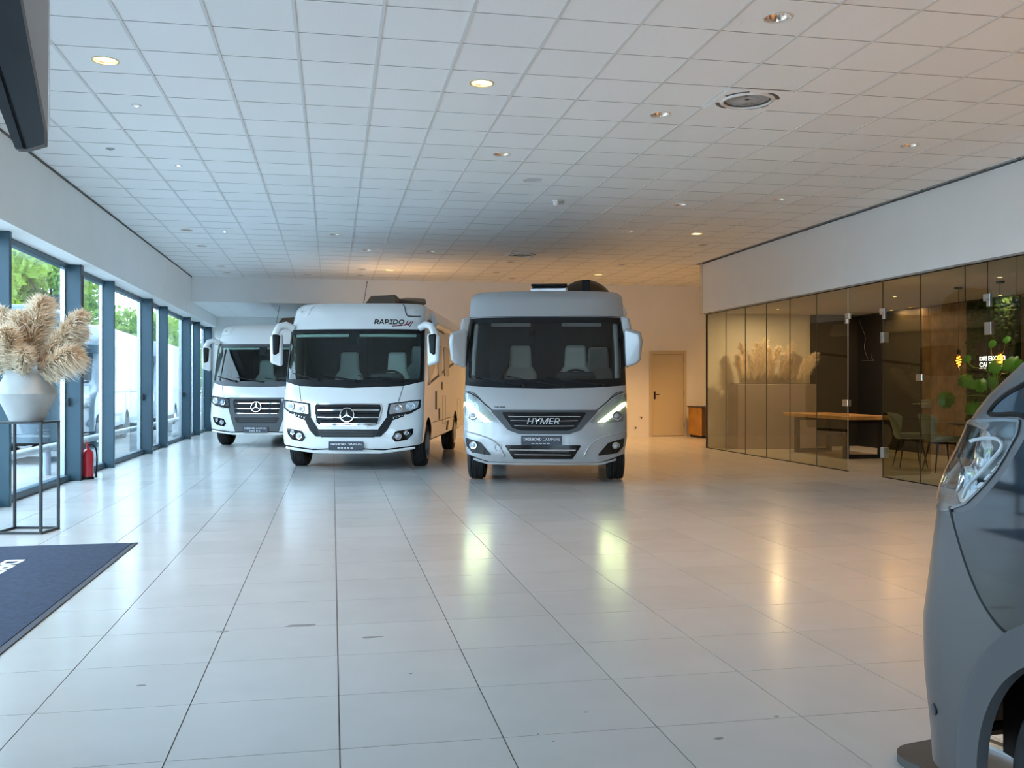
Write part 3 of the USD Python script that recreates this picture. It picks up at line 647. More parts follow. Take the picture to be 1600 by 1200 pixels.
        part('mirror_inset', hull((s * 1.21, .435, 2.08, .03), (s * 1.275, .425, 2.09, .03), (s * 1.225, .435, 1.84, .025), (s * 1.265, .425, 1.82, .03)), BLACKM, mm, 40)
    if apron:
        A = unary_union([Polygon([(-1.06, 1.0), (-.60, 1.05), (.60, 1.05), (1.06, 1.0), (.98, .90), (.64, .86), (.47, .34), (-.47, .34), (-.64, .86), (-.98, .90)])])
        part('dark_apron', skin(sh, A.difference(Polygon([(-.54, 1.025), (.54, 1.025), (.46, .70), (-.46, .70)])), .003, .01), GREYP, o, 35)
    Gr = smoothpoly([(-.53, 1.03), (.50, 1.03), (.52, .95), (.465, .71), (.36, .685), (-.44, .685), (-.50, .72), (-.54, .93)], .03)
    g = part('grille', skin(sh, Gr.difference(Gr.buffer(-.018)), .014, .02), CHROME if not apron else GREYP, o, 35)
    part('grille_mesh', skin(sh, Gr.buffer(-.016), .002, 0), BLACKM, g, 35)
    for z, w in ((.93, .48), (.818, .475), (.72, .43)): part('slat', skin(sh, Polygon([(-w, z - .012), (w, z - .012), (w, z + .008), (-w, z + .008)]), .022, .02), CHROME, g, 30)
    for z in (.975, .875, .768): part('grille_bar', line(sh, [(-.47, z), (.47, z)], .010, .006), BLACKM, g)
    part('star_backing', emb(sh, lathe([(0, -.01), (.105, -.01), (.105, .004), (0, .008)], 28), -.01, .85, .03), BLACKM, g, 30)
    part('star_emblem', emb(sh, star(.112), -.01, .85, .04), CHROME, g, 30, label='chrome three-pointed star in a ring')
    Lo = smoothpoly([(-.49, .632), (.49, .632), (.41, .513), (-.42, .513)], .02)
    part('air_intake', skin(sh, Lo, .009, .02), M('intake_black', (.010, .010, .011), .5), o, 35)
    part('intake_bar', cat([line(sh, [(-.38, z), (.38, z)], .006, .008) for z in (.555, .595)]), GREYP, o)
    plate(sh, o, -.02, .392)
    part('bumper_lip', cat(line(sh, [(-1.0, .345), (-.5, .285), (.5, .285), (1.0, .345)], .022, .004)), WHITEP, o)
    part('lip_shadow_strip', line(sh, [(-1.02, .375), (-.55, .325), (-.3, .335), (.3, .335), (.55, .325), (1.02, .375)], .010, .002), BLACKM, o)
    if lettering:
        part('lettering', emb(sh, fit_text('RAPIDO', .46, .078, .003, True), .31, 2.275, .003, .08), LETTERK, o, False, label='black capital letters RAPIDO')
        sw = unary_union([LineString([(.60, 2.247), (.74, 2.258), (.86, 2.29)]).buffer(.006), LineString([(.79, 2.26), (.83, 2.335)]).buffer(.007), LineString([(.84, 2.26), (.88, 2.335)]).buffer(.007), LineString([(.86, 2.235), (.905, 2.335)]).buffer(.006)])
        part('red_swoosh', skin(sh, sw, .003, .003), M('dark_red_lettering', (.16, .012, .02), .4), o, 35)
    RB = M('roof_brown', (.12, .08, .055), .4)
    part('roof_unit', cat(hull((-.12, 1.9, 2.68, .03), (.40, 1.9, 2.70, .03), (-.02, 1.95, 2.83, .03), (.38, 1.95, 2.85, .03), (-.12, 2.6, 2.68, .03), (.4, 2.6, 2.80, .03))), RB, o, 35)
    part('satellite_dish', cat(hull((.42, 2.2, 2.80, .03), (.86, 2.3, 2.76, .02), (.5, 2.6, 2.86, .03), (.80, 2.6, 2.84, .03), (.6, 2.5, 2.66, .05))), RB, o, 35)
    part('antenna', cat(cyl((-.14, 1.8, 2.65), (-.10, 1.95, 3.12), .005, 8), hull((-.14, 1.8, 2.65, .03), (-.10, 1.88, 2.66, .02))), BLACKM, o)
    for s in (1, -1):
        md = 'R' if s > 0 else 'L'
        part('cab_window', skin(sh, smoothpoly([(.98, 2.16), (1.75, 2.10), (1.75, 1.62), (1.0, 1.30)], .04), .008, .02, md, .1), M('bronze_window', (.05, .035, .025), .1, spec=.7), o, 35)
        part('window_swoosh', skin(sh, Polygon([(.95, 2.36), (1.25, 2.40), (3.2, 2.28), (3.2, 2.25), (1.3, 2.31)]), .006, .01, md, .1), BLACKM, o, 35)
        if s > 0: flank_details(sh, o, 1, [(2.2, .55), (3.1, .75)], 5, M('bronze_window', (0, 0, 0)))
    return o
motor_silver = hymer('silver motorhome with glowing headlight strips and HYMER on its grille, parked nose first', (2.953, 12.995), math.radians(14.4))
motor_white = rapido('white motorhome with RAPIDO lettering over its windscreen and a star emblem, in the middle', (.455, 15.63), math.radians(13.6))
motor_back = rapido('white motorhome with dark grey front apron, half hidden behind the lettered white one', (-1.34, 21.45), math.radians(13.6), True, False)

# ------------------------------------------------------------------ the two vehicles that frame the view
PZ = [.22, .35, .5, .65, .8, .95, 1.05, 1.15, 1.22, 1.28, 1.34, 1.42, 1.5, 2.3, 2.7]
PV = [.051, .036, .004, -.004, .031, .065, .09, .176, .226, .296, .398, .541, .685, 1.35, 1.8]
def van(name, label, O, psi, paint, gloss, flare, group=None):
    sh = Shell(1.05, 6.2, list(zip(PZ, PV)), .38, 2.6, 2.6, .12); va = .93
    c, s_ = math.cos(psi), math.sin(psi)
    o = thing(name, label, 'vehicle', (O[0] - .95 * s_, O[1] - .95 * c, 0), -psi, group)
    low = .27
    P = Polygon([(-sh.S, .40), (-sh.s1 - .9, .36), (-sh.s1, low), (sh.s1, low), (sh.s1 + .9, .36), (sh.S, .40), (sh.S, sh.T), (-sh.S, sh.T)])
    W_ = smoothpoly([(-.97, 1.50), (.97, 1.50), (.92, 2.22), (-.92, 2.22)], .06)
    P = P.difference(st_poly(sh, W_.buffer(-.02), 'uz'))
    for md in 'RL':
        for ax in (va, 4.6): P = P.difference(st_poly(sh, Point(ax, .34).buffer(.385, quad_segs=12), md))
    HL = [(.90, .985), (.86, 1.1), (.93, 1.215), (1.073, 1.219), (1.199, 1.229), (1.284, 1.233), (1.336, 1.233), (1.355, 1.203), (1.350, 1.163), (1.346, 1.105), (1.327, 1.051), (1.27, 1.005), (1.187, .975), (1.10, .968), (1.0, .972)]
    for k in (1, -1): P = P.difference(smoothpoly([(k * a_, b_) for a_, b_ in HL], .02).buffer(-.006))
    sl = np.concatenate([np.arange(-sh.S, -sh.s1 - 1.3, .25), np.arange(-sh.s1 - 1.3, sh.s1 + 1.3, .035), np.arange(sh.s1 + 1.3, sh.S, .25), [sh.S]])
    tl = np.unique(np.round(np.concatenate([np.arange(.2, 1.6, .035), np.arange(1.6, sh.roof, .08), np.linspace(sh.roof, sh.T, 6)]), 5))
    pz2 = np.linspace(.22, 1.5, 60)
    body = skin(sh, P, mode='st', slines=sl, tlines=tl)
    a = np.concatenate([np.linspace(-sh.S, -sh.s1, 8), np.linspace(-sh.s1, sh.s1, 41), np.linspace(sh.s1, sh.S, 8)])
    top = sh.pos(a, np.full_like(a, sh.T)); v2, f2 = tri2(Polygon(top[:, :2])); roof = tm(np.column_stack([v2, np.full(len(v2), top[0, 2])]), f2)
    tt = np.linspace(.40, sh.T, 20); A, B = sh.pos(np.full_like(tt, sh.S), tt), sh.pos(np.full_like(tt, -sh.S), tt)
    rear = tm(np.vstack([A, B]), [x for i in range(19) for x in ((i, 20 + i, 21 + i), (i, 21 + i, i + 1))])
    part('body', cat(body, roof, rear), paint, o, 50)
    part('windscreen', skin(sh, W_, .004, .02, g=.08), BLACKG, o, 50)
    part('underbody', cat(bx(-.88, .88, .5, 6.0, .33, .55), bx(-.85, .85, .35, .6, .3, .6), *[bx(min(k * .72, k * .74), max(k * .72, k * .74), ax - .42, ax + .42, .25, .80) for k in (1, -1) for ax in (va, 4.6)], *[bx(min(k * .72, k * 1.0), max(k * .72, k * 1.0), ax - .40, ax + .40, .755, .79) for k in (1, -1) for ax in (va, 4.6)]), BLACKM, o, False, kind='stuff')
    fen = [(.444, .978), (.459, .929), (.502, .853), (.558, .783), (.611, .743), (.662, .718), (.732, .712), (.80, .775), (.93, .80), (1.07, .775), (1.22, .69), (1.33, .56), (1.385, .42), (1.385, .38), (1.62, .38), (1.62, 1.40), (1.1, 1.37), (.80, 1.325), (.735, 1.312), (.687, 1.297), (.640, 1.274), (.612, 1.253), (.60, 1.238), (.745, 1.243), (.752, 1.20), (.715, 1.155), (.655, 1.09), (.588, 1.035), (.513, .985)]
    for k, md in ((1, 'R'), (-1, 'L')):
        part('fender', skin(sh, Polygon(chaikin(fen + fen[:1], 1)).buffer(0), .004, .012, md, .04), gloss, o, 50)
        part('fender_gap', line(sh, chaikin([(.43, .99)] + fen[1:7] + [(.80, .70)], 2), .005, .002, 6, 'fl', k), BLACKM, o)
        part('bonnet_gap', line(sh, chaikin([(1.1, 1.385), (.80, 1.34)] + fen[18:23] + [(.75, 1.248), (.765, 1.2)], 2), .0065, .003, 6, 'fl', k), BLACKM, o)
        fl = Point(va, .34).buffer(.455, quad_segs=24).difference(Point(va, .34).buffer(.365, quad_segs=24)).difference(sbox(-1, -1, 3, .30))
        part('wheel_arch_flare', skin(sh, fl, .012, .03, md, .04), flare, o, 50)
        hp = smoothpoly([(k * a_, b_) for a_, b_ in HL], .02)
        h = part('headlight', skin(sh, hp, -.07, 0, 'st', .04), M('headlight_bowl', (.42, .45, .46), .22, metal=.5), o, 50)
        part('bezel', skin(sh, hp.difference(hp.buffer(-.007)), .004, .075, 'st', .03), M('bezel_grey', (.35, .36, .37), .2, metal=.8), h, 40)
        for m_, dz in ((1.15, 1.15), (1.17, 1.045), (1.05, 1.09)):
            q, nn = sh.at(k * m_, dz, -.06), sh.nrm(np.array(k * m_), np.array(dz))
            part('reflector_bowl', tube([q + nn * t_ for t_ in (0, .004, .008, .012, .016)], np.array([.03, .05, .056, .054, .036]), 20), CHROME, h, 40)
        for i in range(6):
            t_ = i / 5.; a0, b0 = 1.275 + .055 * t_ + .012 * math.sin(3 * t_), 1.035 + .115 * t_
            part('led', skin(sh, Polygon([(k * (a0 - .016), b0 - .007), (k * (a0 + .018), b0 - .007), (k * (a0 + .026), b0 + .009), (k * (a0 - .008), b0 + .009)]), -.012, .04, 'st', .05), M('led_white', (.82, .86, .9), .2), h, 30)
        part('light_guide', tube([sh.at(k * x, y, -.01) for x, y in chaikin([(1.235, 1.02), (1.25, 1.06), (1.29, 1.13), (1.305, 1.17), (1.25, 1.185), (1.15, 1.17)], 2)], .005, 8), M('led_white', (1, 1, 1)), h)
        part('lens_cover', skin(sh, hp.buffer(-.005), .006, .012, 'st', .04), LENS, h, 60)
        q, nn = sh.flank(k, .60, .345 + .07), None
        part('parking_sensor', tm(*(lambda l_: (sh.at(k * 1.171 + l_.vertices[:, 0], .423 + l_.vertices[:, 1], .002 + l_.vertices[:, 2]), l_.faces))(lathe([(0, 0), (.015, 0), (.013, .003), (0, .003)], 16))), GREYP, o)
        part('mirror_bracket' if name == 'silver_vehicle' else 'side_mirror', hull((k * 1.10, 1.55, 1.62, .05), (k * 1.25, 1.55, 1.62, .06), (k * 1.12, 1.55, 1.86, .05), (k * 1.25, 1.55, 1.84, .05)), BLACKM, o, 40) if name != 'silver_vehicle' else None
        for ax in (va, 4.6): wheel(o, k * (sh.W - .16), ax, .34, .22, k, BLACKM)
    part('bumper_slot', skin(sh, smoothpoly([(-.6, .30), (.6, .30), (.52, .44), (-.52, .44)], .02), .003, .01), BLACKM, o)
    part('grille', skin(sh, smoothpoly([(-.62, .66), (.62, .66), (.70, .93), (-.70, .93)], .03), .004, .01), BLACKM, o)
    part('bumper_lip', line(sh, [(-.98, .29), (-.6, .27), (.6, .27), (.98, .29)], .02, -.008), BLACKM, o)
    return o, sh
GREYMET = M('dark_grey_metallic', (.150, .143, .152), .32, metal=.7, coat=.5, coat_rough=.15)
GREYGLOSS = M('dark_grey_gloss', (.03, .036, .048), .05, metal=.4, coat=1.)
near_grey, _ = van('grey_vehicle', 'dark grey metallic vehicle cut by the right edge, with its headlight and wheel arch showing', (2.616, 1.646), math.radians(184.93), GREYMET, GREYGLOSS, M('grey_flare', (.12, .118, .122), .5))
SILVMET = M('light_silver_metallic', (.40, .41, .43), .3, metal=.6, coat=.6)
OA = (-1.99, 2.22)
near_silver, shA = van('silver_vehicle', 'silver vehicle at the left edge with a big mirror hanging into the top left corner', OA, math.pi, SILVMET, SILVMET, M('grey_flare', (0, 0, 0)))
def la(X, Y, Z): return (OA[0] - X, .95 + OA[1] - Y, Z)      # world to the silver vehicle's own frame
fa = [(-.66, 2.30), (-.575, 2.30), (-.541, 2.1), (-.519, 1.962), (-.503, 1.855), (-.496, 1.801), (-.478, 1.743), (-.478, 1.72), (-.506, 1.71), (-.523, 1.71), (-.538, 1.767), (-.56, 1.82), (-.60, 1.92)]
hb = [(-.533, 2.35), (-.533, 1.83), (-.536, 1.79), (-.548, 1.775), (-.60, 1.80), (-.66, 2.0), (-.66, 2.35)]
mir = part('mirror', hullp([la(x, 1.735, z) for x, z in fa] + [la(x, 1.95, z) for x, z in hb]), M('mirror_housing_grey', (.42, .41, .40), .28, coat=.5), near_silver, 50, label='grey hanging mirror housing')
part('mirror_back', cat(hullp([la(x - .0, y, z) for x, z in fa for y in (1.715, 1.735)])), M('mirror_dark', (.03, .03, .034), .35), mir, 30, label='dark mirror face and lower edge')
part('mirror_seam', tube([la(-.575, 1.712, 2.1), la(-.555, 1.712, 1.87), la(-.508, 1.712, 1.712)], .0025, 6), BLACKG, mir)
part('mirror_arm', tube([la(-.60, 1.86, 2.25), la(-.68, 1.88, 2.36), la(-.85, 1.9, 2.40), la(-.98, 1.9, 2.36)], .05, 12), M('mirror_housing_grey', (0, 0, 0)), mir)

# ------------------------------------------------------------------ on the ceiling
COPPER = M('copper_reflector', (.86, .66, .52), .2, metal=.8)
LAMP = M('lamp_glow', (1, .9, .6), .4, emit=(1., .78, .38), es=7.)
TRIM = M('lamp_trim', (.75, .75, .73), .35, metal=.3)
def downlight(lit, label, loc):
    o = thing('downlight', label, 'downlight', loc, 0, 'round downlights in the ceiling')
    part('trim_ring', lathe([(.088, .012), (.088, -.001), (.094, -.006), (.104, -.004), (.106, .004), (.1, .006)], 28), TRIM if not lit else M('gold_trim', (.8, .66, .38), .3, metal=.5), o, 40)
    part('reflector', lathe([(.089, .0), (.085, .02), (.070, .052), (.04, .07), (.0, .074)], 28), COPPER, o, 40)
    if lit:
        part('lamp', lathe([(0, .012), (.04, .010), (.075, .014), (.08, .02), (0, .03)], 24), LAMP, o, 40)
        spot(str(o.GetPath()) + '/bulb', (0, 0, -.06), LIT if loc[1] > 10 else 600.)
    else:
        part('lamp', lathe([(0, .022), (.018, .024), (.022, .04), (.022, .07), (0, .07)], 14), M('lamp_glass', (.8, .8, .8), .1), o, 40)
    return o
LIT = 1250.
for i, j, lit, label in DOWN:
    loc = (CX0 + G * (i + .5), CY0 + G * (j + .5), HC + .006)
    if lit: downlight(True, label, loc)
    else: downlight(False, label, loc)
for n_, (x, y) in enumerate([(9.0, 21.0), (10.3, 20.0), (10.6, 22.2), (4.8, 21.4), (6.03, 6.1), (6.03, 3.1), (6.63, .1), (6.03, -3.)]):   # more lamps of the same rows: behind the fascia, and beyond the picture's right and top edges
    spot(f'/World/recess_lamp_{n_}', (x, y, HC - .06), (380. if x > 8 else LIT) if y > 10 else 2500.)
def cassette(label, loc):
    o = thing('ceiling_cassette', label, 'air conditioner', loc, 0, 'round ceiling cassettes')
    pnl = rrect(-.30, .30, -.30, .30, .01).difference(Point(0, 0).buffer(.205, quad_segs=16)); slots = []
    for k in range(4):
        w0 = k * math.pi / 2 + .35; aa = np.linspace(w0, w0 + .87, 9)
        slots.append(Polygon([(.242 * math.cos(a), .242 * math.sin(a)) for a in aa] + [(.280 * math.cos(a), .280 * math.sin(a)) for a in aa[::-1]]))
    part('panel', ext(pnl.difference(unary_union(slots)), .010, -.014), CEIL[2], o, False)
    part('ring', lathe([(.203, -.004), (.205, -.020), (.212, -.026), (.226, -.026), (.234, -.020), (.236, -.012)], 40), WHITEP, o, 40)
    part('slot_lining', ext(unary_union(slots).buffer(-.001), .004, -.0132), DARKGAP, o, False)
    part('grille_bowl', lathe([(.001, .03), (.10, .024), (.17, .008), (.206, -.012)], 40), M('grille_mesh_grey', (.07, .07, .07), .6), o, 60)
    part('grille_fin', cat([mv(bx(.02, .20, -.0018, .0018, -.004, .0), rz=k * math.pi / 36) for k in range(72)] + [tm(*(lambda v, f: (v, f))(lathe([(r_ - .0025, -.006), (r_, -.008), (r_ + .0025, -.006)], 36).vertices, lathe([(r_ - .0025, -.006), (r_, -.008), (r_ + .0025, -.006)], 36).faces)) for r_ in (.05, .10, .15)]), M('grille_wire', (.55, .55, .55), .4), o, False, kind='stuff')
    return o
cas = cassette('large round ceiling air cassette with dark air slots, near the top right', (CX0 + G * 7.5, CY0 - .5 * G, HC + .004))
cassette('far round ceiling cassette above the left roof edge of the silver motorhome', (CX0 + G * 7.5, CY0 + 16.5 * G, HC + .004))
o = thing('detector', 'white dome detector hanging under the ceiling above the silver motorhome', 'detector', (3.03, 12.71, HC))
part('base', lathe([(0, -.02), (.055, -.02), (.06, -.012), (.06, 0), (0, 0)], 24), WHITEP, o); part('dome', lathe([(0, -.085), (.02, -.083), (.036, -.07), (.043, -.05), (.042, -.02)], 24), WHITEP, o, 60)
part('socket_arm', hull((.06, 0, -.03, .02), (.10, 0, -.025, .018)), M('detector_grey', (.4, .4, .4), .5), o)
o = thing('ceiling_speaker', 'flat round white speaker grille set flush in a ceiling tile', 'speaker', (CX0 + 5.5 * G, CY0 + 5.5 * G, HC + .006))
part('frame', lathe([(.10, -.002), (.105, -.008), (.118, -.008), (.122, 0)], 32), M('speaker_frame', (.6, .61, .62), .5), o); part('grille', lathe([(0, -.006), (.10, -.004), (.10, 0)], 32), M('speaker_grille', (.66, .67, .68), .6, bump=.3, bscale=900), o)
SPOTW = M('led_glow', (1, 1, 1), .4, emit=(.9, .95, 1.), es=9.)
for k, (i, j, label) in enumerate([(-2, 1, 'tiny bright white spot in the ceiling, the nearest of three near the left wall'), (-2, 5, 'tiny bright white spot in the ceiling, the middle one of three near the left wall'), (-2, 13, 'tiny bright white spot in the ceiling, the farthest of three near the left wall')]):
    o = thing('emergency_light', label, 'light', (CX0 + G * (i + .5), CY0 + G * (j + .5), HC + .006), 0, 'tiny white ceiling spots')
    part('housing', lathe([(.02, -.012), (.036, -.01), (.045, 0)], 20), WHITEP, o); part('lens', lathe([(0, -.016), (.012, -.015), (.02, -.011)], 16), SPOTW, o)
o = thing('ceiling_sensor', 'small grey sensor disc in the ceiling left of the tiny white spots', 'sensor', (-2.36, 10.85, HC + .006))
part('disc', lathe([(0, -.014), (.03, -.012), (.045, -.004), (.046, 0)], 20), M('detector_grey', (0, 0, 0)), o); part('eye', lathe([(0, -.018), (.01, -.017), (.012, -.013)], 12), BLACKM, o)

# ------------------------------------------------------------------ glass office on the right
gp = thing('glass_partition', 'wall of bronze tinted glass panes under the white fascia on the right', 'glass wall')
GX = 7.70
def pane_at(parent, y0, y1, z0, z1, name='pane', x=GX, th=.006): return part(name, bx(x - th, x + th, y0 + .003, y1 - .003, z0, z1), TINT, parent, False)
js = [18.68, 17.72, 16.82, 15.93, 15.04, 14.13, 13.18]
for b, a in zip(js[:-1], js[1:]): pane_at(gp, a, b, .012, 2.80)
pane_at(gp, 12.25, 13.18, 2.335, 2.80); pane_at(gp, 11.38, 12.25, .012, 2.80); pane_at(gp, 10.47, 11.38, 2.335, 2.80)
pane_at(gp, 9.57, 10.47, 2.335, 2.80); pane_at(gp, 10.06, 11.38, .012, 2.33)
ys = [9.13, 8.2, 7.25, 6.3, 5.35, 4.4, 3.45, 2.5, 1.55, .6, -.35]
pane_at(gp, 9.13, 9.57, 2.335, 2.80)
for b, a in zip(ys[:-1], ys[1:]): pane_at(gp, a, b, .012, 2.80)
part('floor_channel', cat(bx(GX - .012, GX + .012, 13.18, 18.7, 0, .012), bx(GX - .012, GX + .012, 10.06, 12.25, 0, .012), bx(GX - .012, GX + .012, -.35, 9.13, 0, .012)), BLACKM, gp, False, kind='stuff')
part('head_channel', bx(GX - .014, GX + .014, -.35, 18.7, 2.785, 2.80), BLACKM, gp, False)
part('end_channel', bx(GX - .014, GX + .014, 18.68, 18.72, 0, 2.80), BLACKM, gp, False)
DK = M('joint_seal', (.05, .055, .045), .4)
for y in js[1:]: part('joint_seal', bx(GX - .0065, GX + .0065, y - .0035, y + .0035, .012, 2.8), DK if y > 13.5 else ALU, gp, False)
for y in (12.25, 11.38, 10.47, 10.06, 9.13): part('joint_seal', bx(GX - .0065, GX + .0065, y - .003, y + .003, .012 if y not in (10.47,) else 2.33, 2.8), DK, gp, False)
def patch_fit(y, z, s, parent=gp):
    part('corner_fitting', cat(bev(GX - .018, GX + .018, y - .06, y + .06, z - .02, z + .065, .003), bev(GX - .018, GX + .018, min(y, y + s * .06), max(y, y + s * .06), z - .09, z, .003)), SATIN, parent, False)
patch_fit(13.18, 2.34, 1); patch_fit(12.25, 2.34, -1); patch_fit(10.06, 2.34, -1)
part('strike_box', bev(GX - .03, GX + .03, 13.14, 13.30, .99, 1.09, .006), SATIN, gp, False)
part('wall_switch', bev(GX - .03, GX - .008, 11.30, 11.44, 1.37, 1.46, .004), SATIN, gp, False)
# the two door leaves
def leaf(label, hy, rz, w, flip):
    o = thing(f'door_{flip}', kind='structure', loc=(GX, hy, 0), rz=rz)
    part('pane', bx(-.006, .006, -w, -.012, .012, 2.325), TINT, o, False)
    for z in (.35, 1.99): part('hinge', bev(-.025, .025, -.09, .03, z - .075, z + .075, .004), SATIN, o, False)
    part('lock_case', bev(-.028, .028, -w - .005, -w + .17, .98, 1.10, .008), SATIN, o, False)
    part('lever', cat(cyl((-.06, -w + .12, 1.04), (.06, -w + .12, 1.04), .011), cyl((-.06, -w + .12, 1.04), (-.06, -w + .29, 1.04), .010), cyl((.06, -w + .12, 1.04), (.06, -w + .29, 1.04), .010)), SATIN, o)
    return o
leaf('open tinted glass door with silver lever, swung into the office beside the black doorway', 12.25, math.radians(104), .93, 2)
leaf('closed tinted glass door behind the grey vehicle, in front of the green moss wall', 10.06, 0, .93, 3)
# slatted panel, moss wall, sign
WOODS = M('slat_wood', (.30, .19, .115), .55, noise=.25, nscale=5)
part('slat_backing', bx(11.17, 11.2, 15.12, 16.42, 0, 2.80), M('slat_felt', (.03, .026, .024), .9), wr, False)
for k in range(26): part('slat', bev(11.145, 11.17, 15.13 + .05 * k, 15.163 + .05 * k, 0, 2.80, .003), WOODS, wr, False)
MOSS = leaf_mat('moss', (.012, .04, .006), (.05, .13, .015), .7, .2)
def blobs(n, fn, r0, r1, seed, sub=1):
    g = np.random.default_rng(seed); ico = trimesh.creation.icosphere(sub); V, F = [], []
    for k in range(n):
        c = fn(g); r = g.uniform(r0, r1); V.append(ico.vertices * r * g.uniform(.6, 1.2, 3) + c); F.append(ico.faces + len(ico.vertices) * k)
    return tm(np.vstack(V), np.vstack(F))
o = thing('moss_wall', 'dark green moss wall lit yellow-green at its top, behind the plants', 'moss wall')
part('backing', bx(11.16, 11.2, 13.82, 15.10, 0, 2.80), M('moss_base', (.02, .035, .012), .9), o, False)
def mfn(g):
    while 1:
        y, z = g.uniform(13.84, 15.08), g.uniform(.02, 2.78)
        if not (14.02 < y < 14.85 and 1.5 < z < 2.05): return np.array([11.15, y, z])
part('moss', blobs(1500, mfn, .025, .06, 3), MOSS, o, 60, kind='stuff')
o = thing('wall_sign', 'black sign with glowing white DRIEBOND CAMPERS lettering on the moss wall', 'sign')
part('board', bev(11.13, 11.16, 14.0, 14.87, 1.48, 2.07, .004), BLACKM, o, False)
SIGN = M('sign_glow', (1, 1, 1), .4, emit=(.85, .95, 1.), es=2.5)
def on_wall(m, x, y, z): v = m.vertices; return tm(np.stack([x - v[:, 2], y - v[:, 0], z + v[:, 1]], -1), m.faces)
part('lettering', cat(on_wall(fit_text('DRIEBOND', .64, .078, .008, True), 11.13, 14.74, 1.735), on_wall(fit_text('CAMPERS', .58, .078, .008), 11.13, 14.74, 1.63), on_wall(mv(bx(0, .3, 0, .012, 0, .008), 0), 11.13, 14.74, 1.60)), SIGN, o, False)
def office_spot(label, x, y, inten, col):
    o = thing('office_spotlight', label, 'spotlight', (x, y, 2.82), 0, 'small spotlights in the office ceiling')
    part('ring', lathe([(.03, 0), (.032, -.006), (.045, -.004), (.046, 0)], 20), TRIM, o); part('lamp', lathe([(0, -.002), (.03, -.003), (.031, 0)], 16), M('spot_glow', (1, .8, .5), .4, emit=(1, .6, .22), es=12.), o)
    L = UsdLux.DiskLight.Define(stage, str(o.GetPath()) + '/bulb'); L.CreateRadiusAttr(.03); L.CreateIntensityAttr(inten); L.CreateColorAttr(Gf.Vec3f(*col)); L.AddTranslateOp().Set(Gf.Vec3d(0, 0, -.008))
office_spot('small glowing office spotlight above the black wall seen through the doorway', 11.0, 17.2, 900, WARM)
office_spot('small glowing office spotlight in front of the black wall by the slat panel', 11.02, 16.6, 600, WARM)
office_spot('small glowing office spotlight above the moss wall', 11.0, 14.06, 420, (1., .85, .35))
office_spot('small glowing office spotlight over the grey planter', 8.7, 17.5, 3200, (1, .74, .46))
office_spot('small glowing office spotlight over the wooden table', 9.4, 14.6, 350, WARM)
office_spot('small glowing office spotlight over the leafy plant', 9.15, 11.7, 1500, (1, .88, .66))
# pendants: cord, socket, amber bulb with a spiral filament
def pendant(label, loc):
    o = thing('pendant_lamp', label, 'pendant lamp', loc, 0, 'amber bulb pendants')
    part('canopy', lathe([(0, 1.20), (.06, 1.20), (.065, 1.225), (.065, 1.23)], 24), BLACKM, o); part('cord', cyl((0, 0, .26), (0, 0, 1.22), .004, 8), BLACKM, o)
    part('socket', lathe([(0, .195), (.022, .195), (.025, .21), (.025, .255), (.012, .27), (0, .27)], 16), BLACKM, o)
    part('bulb', lathe([(0, .0), (.02, .002), (.05, .03), (.062, .08), (.055, .13), (.03, .18), (.02, .20)], 24), pane_mat('amber_glass', (1., .72, .35), .6), o, 60)
    t = np.linspace(0, 1, 70); part('filament', tube(np.stack([.032 * np.sin(t * 22) * (.4 + t * (1 - t) * 3), .032 * np.cos(t * 22) * (.4 + t * (1 - t) * 3), .02 + .15 * t], -1), .0045, 6), M('filament_glow', (1, .6, .2), .4, emit=(1., .36, .05), es=16.), o)
    L = UsdLux.SphereLight.Define(stage, str(o.GetPath()) + '/glow'); L.CreateRadiusAttr(.02); L.CreateIntensityAttr(90.); L.CreateColorAttr(Gf.Vec3f(1, .5, .16)); L.AddTranslateOp().Set(Gf.Vec3d(0, 0, -.03))
pendant('glowing amber pendant bulb in front of the wooden slats', (9.48, 13.04, 1.59)); pendant('glowing amber pendant bulb in front of the lit sign, behind the leaves', (9.53, 12.19, 1.59))
CHALK = M('chalk_line', (.22, .22, .22), .9)
part('chalk_line', cat(*[tube([(11.168, y - .2, z) for y, z in q], .0035, 6) for q in (chaikin([(18.85, 2.73), (18.825, 2.631), (18.697, 2.471), (18.609, 2.314), (18.672, 2.152), (18.647, 2.04), (18.53, 1.872)], 2), [(18.774, 1.836), (18.325, 1.825)], [(18.374, 1.963), (18.386, 1.881), (18.3, 1.825)])]), CHALK, wr, kind='stuff')
# furniture of the office
OAK = M('oak_top', (.50, .27, .085), .45, noise=.3, nscale=4)
o = thing('office_table', 'long wooden table with black legs behind the tinted glass', 'table', (0, 0, 0))
part('tabletop', bev(8.85, 9.80, 15.15, 17.6, .70, .765, .008), OAK, o, False)
for y in (15.45, 17.25): part('leg', ext_axis(sbox(8.95, 0, 9.70, .70).difference(sbox(9.02, .07, 9.63, .63)), y - .05, y + .05, 'y'), BLACKM, o, False)
o = thing('dining_table', 'round dark table carrying the big leafy plant in the office', 'table', (9.75, 12.6, 0))
part('tabletop', lathe([(0, .71), (.62, .71), (.65, .725), (.65, .74), (.63, .75), (0, .75)], 40), M('dark_table', (.05, .035, .025), .4), o); part('leg', lathe([(.30, 0), (.30, .02), (.05, .05), (.045, .68), (.12, .71)], 24), BLACKM, o)
VEL = M('grey_green_velvet', (.20, .22, .19), .75, sheen=.4)
